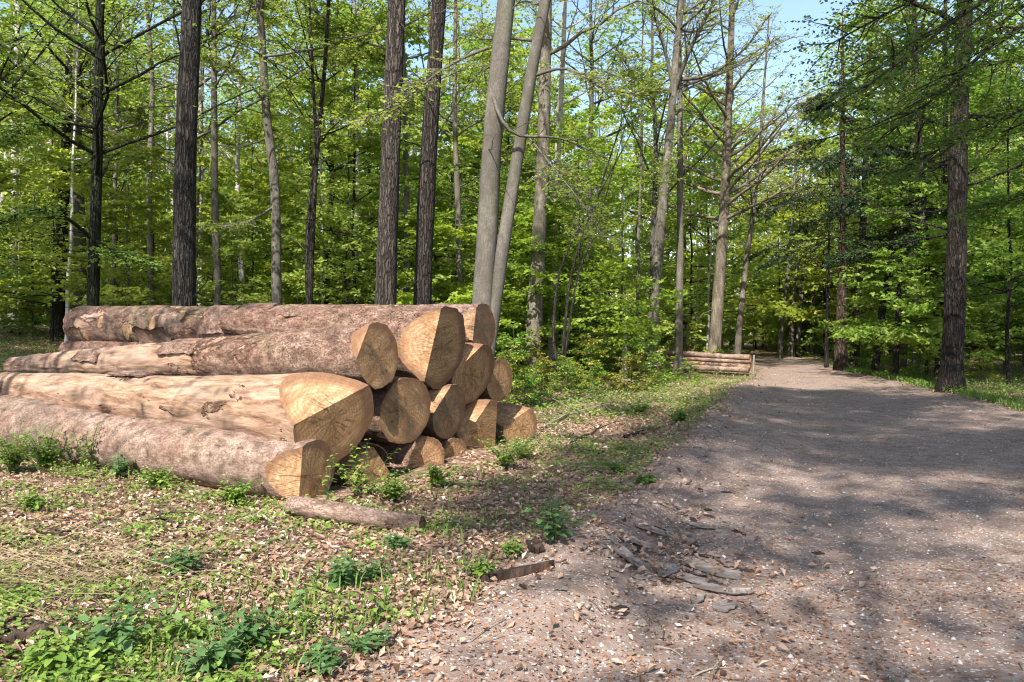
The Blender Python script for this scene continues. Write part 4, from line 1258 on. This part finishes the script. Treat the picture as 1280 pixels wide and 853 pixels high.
def green_mask(x, y):
    p = np.column_stack([x, y])
    g = noise(p, .55, 81, 3) * .9 + noise(p, 2.2, 82, 2) * .6
    ql = xl(np.clip(y, -12, 60)) - x
    g = g + .35 * sstep(12, 20, y) + .25 * np.exp(-((x + 2.4) / 1.2) ** 2 - ((y - 4.2) / 1.2) ** 2) + .25 * sstep(-.8, 1.8, -x - .5 * y + 1.2)
    near_pile = ~pile_mask(x, y, .45)
    return g + .35 * near_pile


# herbs: rosettes of three to nine leaflets
x, y = polar(36000, 2.4, 32, r)
g = green_mask(x, y)
k = (litter_amount(x, y) > .45) & (g + r.normal(0, .22, len(x)) > .10) & pile_mask(x, y, .0); x, y, g = x[k], y[k], g[k]; n = len(x)
m = 8
base = np.column_stack([x, y, gz(x, y)])
hgt = r.uniform(.02, .085, n) * (1 + .9 * np.clip(g, 0, 1)) * np.where(y > 13, 1.5, 1)
an = r.uniform(0, 6.3, (n, 1)) + np.arange(m)[None] * 2.4 + r.normal(0, .3, (n, m))
rad_ = hgt[:, None] * r.uniform(.2, .9, (n, m))
pos = base[:, None] + np.stack([np.cos(an) * rad_, np.sin(an) * rad_, hgt[:, None] * r.uniform(.35, 1.1, (n, m))], -1)
ax = np.stack([np.cos(an), np.sin(an), r.normal(.05, .25, (n, m))], -1)
nn = np.array([0, 0, 1.0]) + r.normal(0, .35, (n, m, 3))
sz = r.uniform(.022, .048, (n, m)) * np.where(y > 13, 1.6, 1.0)[:, None]
rv = np.clip(r.normal(.5, .22, (n, 1)) + r.normal(0, .12, (n, m)), 0, 1)
mb = MB(); leaf_quads(mb, pos.reshape(-1, 3), ax.reshape(-1, 3), nn.reshape(-1, 3), sz.ravel(), rv.ravel(), width=.34)
o = mb.build("ground_cover", M['herb'], smooth=False); o.color = (1, 1, 1, 1); tag(o, "low green herbs carpeting the verge", "herbs", None, "stuff")
# grass
x, y = polar(30000, 2.4, 34, r)
k = (litter_amount(x, y) > .35) & (noise(np.column_stack([x, y]), .8, 91, 3) + .25 * sstep(12, 20, y) + r.normal(0, .15, len(x)) > .30) & pile_mask(x, y, 0); x, y = x[k], y[k]; n = len(x)
# verge of taller grass along the right road edge
yy = r.uniform(10, 40, 9000); xx = xr(yy) + np.abs(r.normal(.55, .45, 9000)); x = np.concatenate([x, xx]); y = np.concatenate([y, yy]); n = len(x)
b = np.column_stack([x, y, gz(x, y)]); an = r.uniform(0, 6.3, n); hg = r.uniform(.05, .16, n) * np.where(y > 12, 1.5, 1)
dv = np.column_stack([np.cos(an), np.sin(an), np.zeros(n)]); wv = np.column_stack([-np.sin(an), np.cos(an), np.zeros(n)]) * (.004 * (1 + y * .05))[:, None]
p1 = b + dv * (hg * .25)[:, None] + np.array([[0, 0, .65]]) * hg[:, None]; p2 = b + dv * (hg * .8)[:, None] + np.array([[0, 0, .9]]) * hg[:, None]
v = np.stack([b - wv, b + wv, p1 + wv * .8, p1 - wv * .8, p2], 1)
mb = MB(); mb.add(v.reshape(-1, 3), np.arange(n)[:, None] * 5 + np.array([[0, 1, 2, 3]]), np.repeat(np.clip(r.normal(.5, .25, n), 0, 1), 5))
mb.f.append((np.arange(n)[:, None] * 5 + np.array([[3, 2, 4]]), 0))
o = mb.build("grass", M['grass'], smooth=False); o.color = (1, 1, 1, 1); tag(o, "tufts of short green grass on the verge", "grass", None, "stuff")
# dry straw at the lower left
n = 260
gx_, gy_ = ground_at(60, 745)
x = gx_ + r.normal(0, .75, n) - .2; y = gy_ + r.normal(.15, .45, n)
b = np.column_stack([x, y, gz(x, y) + r.uniform(0, .14, n)]); an = r.normal(-2.6, .5, n); L = r.uniform(.25, .75, n)
dv = np.column_stack([np.cos(an), np.sin(an), r.normal(.05, .14, n)]); P = np.stack([b, b + dv * L[:, None] * .5 + np.array([[0, 0, .06]]), b + dv * L[:, None] - np.array([[0, 0, .06]])], 1)
mb = MB(); tubes(mb, P, np.stack([np.full(n, .0022), np.full(n, .002), np.full(n, .001)], 1), 3, rnd=r.random(n))
o = mb.build("dry_grass", M['straw'], smooth=False); o.color = (1, 1, 1, 1); tag(o, "pale straw of last year's grass at lower left", "dry grass", None, "stuff")

# twigs lying about
def stick(label, pts, rad0, mat='grey_wood', name="fallen_branch", group=None, forks=2, seed=0):
    r = np.random.default_rng(seed)
    G = [ground_at(*p) for p in pts]
    base = np.array([G[0][0], G[0][1], gz1(*G[0])])
    P = np.array([[gx_, gy_, gz1(gx_, gy_) + rad0 * (1.0 + 1.5 * (i % 2))] for i, (gx_, gy_) in enumerate(G)]) - base
    ps = smooth_path(P, 16); ps[:, 2] += r.normal(0, rad0 * .3, 16)
    mb = MB(); tubes(mb, ps[None], (rad0 * np.linspace(1, .4, 16))[None], 7)
    L = np.linalg.norm(P[-1] - P[0])
    for f in range(forks):
        i = r.integers(4, 12); d = nrm(ps[i + 1] - ps[i]); s = nrm(np.cross(d, [0, 0, 1])) * (1 if f % 2 else -1)
        e = ps[i] + (d * .8 + s * .5 + np.array([0, 0, .12])) * L * .3
        tubes(mb, np.stack([ps[i], (ps[i] + e) / 2 + [0, 0, .015], e])[None], (rad0 * .55 * np.array([1, .7, .3]))[None], 5)
    o = mb.build(name, M[mat]); o.location = base
    return tag(o, label, "branch", group)


stick("long thin branch slanting from the small verge log towards the pile", [(678, 537), (700, 527), (722, 515), (737, 503)], .022, forks=3, seed=1)
stick("short crooked stick left of the branch on the verge", [(714, 556), (725, 551), (738, 547), (752, 535)], .02, 'rotten', seed=2)
stick("bare stick beside the green tuft on the verge", [(780, 550), (790, 547), (806, 544)], .022, 'rotten', seed=3)
stick("pale stick lying flat nearer the viewer on the verge", [(700, 584), (725, 587), (760, 588)], .012, seed=4)
stick("curved brown stick in the leaves below the front log", [(190, 640), (212, 660), (230, 668), (234, 676)], .018, 'rotten', seed=5)
stick("thin grey twig lying across the lower right road", [(858, 850), (890, 843), (925, 836)], .006, seed=6, forks=1)
stick("hooked twig on the shaded road below the bark slabs", [(822, 812), (842, 818), (856, 828)], .005, seed=7, forks=1)
stick("pale bleached stick in front of the ridged log", [(300, 652), (325, 653), (345, 660)], .022, forks=1, seed=8)
stick("upright looking pale twig among leaves in front of the log piece", [(334, 712), (335, 690), (337, 664)], .006, forks=1, seed=9)
stick("brown stick in the grass at the left edge", [(20, 680), (60, 676), (96, 672)], .02, 'rotten', forks=1, seed=10)
for i, pts in enumerate([[(5, 412), (30, 410), (60, 413)], [(15, 418), (35, 411), (52, 404)], [(10, 407), (40, 414), (62, 417)], [(25, 420), (30, 410), (34, 402)]]):
    stick(["lowest", "slanting", "longest", "upright"][i] + " pale branch of the small brushwood heap at far left", pts, .05, group="brushwood heap at far left", forks=3, seed=20 + i)

# loose clods of soil along the churned road edge
r = np.random.default_rng(78)
y = r.uniform(3, 20, 1100); x = xl(y) + r.normal(.45, .55, len(y)); n = len(x)
s_ = (r.lognormal(-4.35, .5, n))[:, None, None]
v = oct_[None] * s_ * r.uniform(.55, 1.4, (n, 6, 1)); v = v + np.column_stack([x, y, gz(x, y) + .2 * s_[:, 0, 0]])[:, None]
mb = MB(); mb.add(v.reshape(-1, 3), (np.arange(n)[:, None, None] * 6 + of[None]).reshape(-1, 3))
o = mb.build("soil_clods", M['road'], smooth=True); tag(o, "crumbled soil clods along the left road edge", "soil", None, "stuff")
# fine twig debris
r = np.random.default_rng(77)
x, y = polar(5200, 2.4, 26, r); k = (litter_amount(x, y) > .3) | (r.random(len(x)) < .12); x, y = x[k], y[k]; n = len(x)
an = r.uniform(0, 6.3, n); L = r.uniform(.06, .30, n); dv = np.column_stack([np.cos(an), np.sin(an), r.normal(0, .08, n)]) * L[:, None]
b = np.column_stack([x, y, gz(x, y) + r.uniform(.012, .035, n)])
P = np.stack([b, b + dv * .5 + r.normal(0, .012, (n, 3)), b + dv], 1)
mb = MB(); tubes(mb, P, np.stack([np.full(n, .0045), np.full(n, .0035), np.full(n, .002)], 1) * r.uniform(.5, 1.3, (n, 1)), 4)
o = mb.build("twig_debris", M['bark_twig']); o.color = (1.8, 1.6, 1.4, 1); tag(o, "broken twigs scattered through the dead leaves", "twigs", None, "stuff")

# plates of fallen bark
def slab(label, px, py, lx, ly, rot, seed, th=.009, curl=.03, mat='bark_slab', name="bark_slab", group=None, lift=.012, cat="bark"):
    r = np.random.default_rng(seed)
    x0, y0 = ground_at(px, py); n, m = 12, 7
    if name == "bark_slab":
        rot += r.uniform(-.7, .7); lx *= .85
    U, V = np.meshgrid(np.linspace(-1, 1, n), np.linspace(-1, 1, m), indexing='ij')
    j1 = 1 + .34 * noise(np.column_stack([U.ravel() * 3.5, V.ravel() * 3]), 1.0, seed, 2).reshape(U.shape)
    taper = 1 - .25 * np.abs(U) ** 3
    X = U * lx / 2 * j1; Y = V * ly / 2 * taper * j1
    Z = .5 * curl * (V ** 2) + .008 * noise(np.column_stack([U.ravel(), V.ravel()]), 2.5, seed + 3).reshape(U.shape) + lift
    c, s = math.cos(rot), math.sin(rot)
    XX, YY = X * c - Y * s, X * s + Y * c
    zz = gz(x0 + XX, y0 + YY); z0 = gz1(x0, y0)
    Z = Z + (.8 * zz + .2 * zz.mean()) - z0 - lift * .6
    Z = np.maximum(Z, zz - z0 + .004)
    top = np.stack([XX, YY, Z + th], -1).reshape(-1, 3); bot = np.stack([XX, YY, Z], -1).reshape(-1, 3)
    i = np.arange(n * m).reshape(n, m)
    q = np.stack([i[:-1, :-1], i[1:, :-1], i[1:, 1:], i[:-1, 1:]], -1).reshape(-1, 4)
    bd = np.concatenate([i[0, :], i[1:, -1], i[-1, -2::-1], i[-2:0:-1, 0]])
    sid = np.stack([bd, np.roll(bd, -1), np.roll(bd, -1) + n * m, bd + n * m], -1)
    mb = MB(); mb.add(np.concatenate([top, bot]), np.concatenate([q, q[:, ::-1] + n * m, sid]))
    o = mb.build(name, M[mat], smooth=False); o.location = (x0, y0, z0)
    return tag(o, label, cat, group)


GB = "broken bark on the road edge"
slab("largest grey bark slab lying on the road, slanting to the right", 886, 716, .52, .17, -.75, 1, .014, .02, group=GB)
slab("thin bark plate at the foot of the largest slab", 893, 741, .30, .10, -.2, 2, group=GB)
slab("bark plate just left of the largest slab", 862, 727, .26, .12, -.3, 3, group=GB)
slab("bark plate left of the bark heap on bare soil", 838, 719, .30, .10, .3, 4, group=GB)
slab("small dark bark plate below the heap", 905, 762, .20, .12, .5, 5, group=GB)
slab("narrow bark strip at the upper edge of the heap", 876, 663, .28, .07, -.6, 6, group=GB)
slab("bark strip near the top of the soil ridge", 812, 668, .26, .10, -.2, 7, group=GB)
slab("pale bark plate tilted on the ridge slope", 785, 700, .34, .11, -.9, 8, curl=.04, group=GB)
slab("bark chip lying right of the heap", 925, 746, .18, .08, -.3, 9, group=GB)
slab("bark chip at the near side of the heap", 872, 753, .20, .08, .6, 10, group=GB)
slab("bark sliver above the largest slab", 905, 706, .22, .06, -.9, 11, group=GB)
slab("brown bark piece on the ridge crest", 800, 684, .20, .10, .2, 12, group=GB)
slab("half buried rotten plank at the edge of the verge", 646, 722, .46, .06, .25, 13, .05, .0, 'rotten', "wood_plank", lift=.0, cat="plank")
slab("dark upright bark shard beside the big nettle", 668, 688, .30, .09, 1.3, 14, .03, .04, 'rotten', "bark_slab")
rr_ = np.random.default_rng(61)
for i in range(90):
    px = rr_.normal(835, 62); py = rr_.normal(695, 34)
    slab("small broken bark chip of the heap on the road edge", px, py, rr_.uniform(.04, .12), rr_.uniform(.025, .06), rr_.uniform(-1.5, 1.5), 100 + i, .005, .008, ['bark_slab', 'rotten', 'grey_wood'][i % 3], "bark_chip", "small chips in the bark heap")

# rotten stump at the lower left corner
x0, y0 = ground_at(12, 800)
mb = MB(); k = 60; a = np.arange(k) * 2 * math.pi / k
rings = []
rs = np.random.default_rng(3)
for hh, s in ((-.1, 1.25), (-.02, 1.15), (.03, 1.02), (.07, .97), (.11, .92), (.14, .86), (.15, .7), (.12, .5), (.10, .25), (.10, 0.01)):
    j = 1 + .14 * np.sin(a * 3 + 1) + .07 * np.sin(a * 11 + .5) + .035 * rs.normal(0, 1, k)
    zj = .02 * np.sin(a * 7 + hh * 9) + rs.normal(0, .012, k) if hh > .05 else 0
    rings.append(np.column_stack([np.cos(a) * .20 * s * j, np.sin(a) * .17 * s * j, hh + zj + np.zeros(k)]))
idx = np.arange(len(rings) * k).reshape(-1, k)
mb.add(np.concatenate(rings), np.stack([idx[:-1], np.roll(idx, -1, 1)[:-1], np.roll(idx, -1, 1)[1:], idx[1:]], -1).reshape(-1, 4))
o = mb.build("tree_stump", M['rotten'], smooth=True); o.location = (x0, y0, gz1(x0, y0) - .03); o.scale = (.9, .8, .55); tag(o, "dark rotten stump under dry grass at the lower left corner", "stump")

# single plants one can pick out
def plant(label, px, py, h, nst, nl, lsz, mat, seed, name, group=None, tint=(1, 1, 1), spread=.5, droop=.2, dd=None, zoff=0.0):
    r = np.random.default_rng(seed)
    if dd is None:
        x0, y0 = ground_at(px, py)
    else:
        x0, y0 = W(px, dd), dd
    z0 = gz1(x0, y0) + zoff
    st, lv = MB(), MB()
    n = 7; t = np.linspace(0, 1, n)
    az = r.uniform(0, 6.3, nst); sp = r.uniform(.1, 1, nst) * spread; hh = h * r.uniform(.6, 1.1, nst)
    P = np.zeros((nst, n, 3))
    P[..., 0] = (np.cos(az) * sp * hh)[:, None] * t ** 1.3; P[..., 1] = (np.sin(az) * sp * hh)[:, None] * t ** 1.3; P[..., 2] = hh[:, None] * (t - .25 * sp[:, None] * t ** 2)
    P[:, :, :2] += r.normal(0, .02, (nst, 1, 2))
    P[:, 0, 2] -= .02
    tubes(st, P, np.full((nst, 1), .0035) * np.linspace(1, .5, n)[None], 5)
    tt = np.repeat(np.linspace(.25, 1, nl)[None], nst, 0)
    p, d = sample_on(P, tt)
    an = r.uniform(0, 6.3, (nst, 1)) + np.arange(nl)[None] * 1.57
    for k in (0, math.pi):
        b = an + k + r.normal(0, .25, an.shape)
        ax = np.stack([np.cos(b), np.sin(b), r.normal(.1, .2, b.shape)], -1)
        sz = lsz * r.uniform(.65, 1.1, b.shape) * (1.15 - .5 * tt ** 2)
        pp = p + ax * (sz * .18)[..., None]
        leaf_fine(lv, pp.reshape(-1, 3), ax.reshape(-1, 3), (np.array([0, 0, 1.0]) + r.normal(0, .25, ax.shape)).reshape(-1, 3), sz.ravel(), np.clip(r.normal(.5, .2, sz.size), 0, 1), .27, droop=droop)
    root = thing(name, label, "plant", (x0, y0, z0), group)
    o = st.build("stem", M['nettle'], root); o.color = (1, 1, 1, 1)
    o = lv.build("leaves", M[mat], root); o.color = (*tint, 1)
    return root


N_, Hb = 'nettle', 'herb'
pl = [
    ("tall dark nettle clump at the verge edge beside the bark shard", 690, 680, .26, 7, 5, .075, N_, "nettle_plant"),
    ("bluish nettle clump in the middle of the leafy foreground", 424, 735, .16, 8, 5, .075, N_, "nettle_plant"),
    ("nettle sprig just right of the bluish middle clump", 470, 730, .12, 4, 4, .06, N_, "nettle_plant"),
    ("bright clump in the grass at the road end of the log piece", 495, 690, .10, 9, 4, .05, N_, "leafy_plant"),
    ("single leafy seedling on bare soil left of the road", 465, 782, .16, 1, 4, .06, Hb, "leafy_seedling"),
    ("dark leafy plant on the soil edge by the bottom of the road", 465, 812, .09, 6, 4, .06, N_, "leafy_plant"),
    ("low dark plant left of the soil edge plant", 400, 838, .09, 7, 4, .06, N_, "leafy_plant"),
    ("large leaved shaded nettle near the bottom, right of the pale maple leaves", 318, 815, .20, 6, 4, .085, N_, "nettle_plant"),
    ("dark nettle with drooping leaves at bottom left", 132, 822, .24, 6, 4, .085, N_, "nettle_plant"),
    ("pale broad leaved maple seedling near the bottom", 235, 805, .16, 3, 2, .11, Hb, "leafy_seedling"),
    ("big leafed plant at the very bottom left corner", 52, 846, .16, 6, 4, .08, Hb, "leafy_plant"),
    ("bottom edge plant between corner plant and drooping nettle", 105, 850, .14, 5, 4, .07, Hb, "leafy_plant"),
    ("nettle at the bottom edge left of the low dark plant", 270, 850, .15, 6, 4, .08, N_, "nettle_plant"),
    ("grey green nettle patch on the left of the foreground", 232, 720, .16, 8, 4, .065, N_, "nettle_plant"),
    ("green plant by the half buried plank", 600, 722, .10, 6, 4, .055, Hb, "leafy_plant"),
    ("clover like clump above the half buried plank", 640, 697, .10, 8, 4, .05, Hb, "leafy_plant"),
    ("star shaped rosette on bare soil at the ridge", 806, 604, .06, 5, 3, .09, 'grass', "leaf_rosette"),
    ("grassy clump on the verge above the rosette", 772, 592, .10, 9, 4, .05, 'grass', "leafy_plant"),
    ("leafy clump at the foot of the split jagged log", 632, 588, .34, 9, 6, .05, Hb, "bramble_plant"),
    ("leafy clump between split jagged log and blunt bottom log", 655, 575, .22, 6, 5, .05, Hb, "bramble_plant"),
    ("broad leafy clump before the pointed bottom log", 492, 628, .22, 12, 6, .05, Hb, "bramble_plant"),
    ("leafy clump before the bark curled bottom log", 545, 610, .20, 10, 5, .05, Hb, "bramble_plant"),
    ("tall sprouting shoot beside the pointed bottom log", 455, 622, .40, 5, 6, .06, Hb, "bramble_plant"),
    ("leafy shoot in front of the ridged log end", 405, 634, .34, 2, 3, .075, Hb, "leafy_seedling"),
    ("leafy clump under the bark of the front log near its ridged end", 290, 632, .22, 8, 5, .06, Hb, "bramble_plant"),
    ("green clump half way along the front log", 200, 612, .20, 7, 5, .06, Hb, "bramble_plant"),
    ("upright ivy sprig against the front log bark", 300, 612, .42, 2, 8, .045, N_, "ivy_sprig"),
    ("dark green tuft against the front log, left of the half way clump", 150, 600, .20, 6, 5, .055, N_, "bramble_plant"),
    ("climbing sprig on the front log further left", 108, 590, .42, 3, 8, .05, Hb, "ivy_sprig"),
    ("bushy green clump at the left end of the front log", 60, 588, .36, 14, 6, .06, Hb, "bramble_plant"),
    ("bushy bright clump at the left frame edge by the front log", 18, 592, .40, 12, 6, .06, Hb, "bramble_plant"),
    ("leafy patch in the left foreground below the front log", 40, 640, .16, 10, 5, .055, Hb, "leafy_plant"),
    ("herb tuft right of the mossy short log", 800, 520, .25, 10, 5, .08, Hb, "leafy_plant"),
    ("bright tuft in the shade of the ridge", 850, 530, .22, 12, 5, .08, 'grass', "leafy_plant"),
]
for i, (lb, px, py, h, ns, nl, ls, mt, nm) in enumerate(pl):
    big = nm in ('bramble_plant', 'ivy_sprig')
    plant(lb, px, py, h * 1.3, int(ns * (2.4 if big else 1.6)), nl + 1, ls * (1.3 if big else 1.15), mt, 700 + i, nm, "plants on the verge", spread=1.15 if ns > 4 else .4, tint=(1, 1, 1))
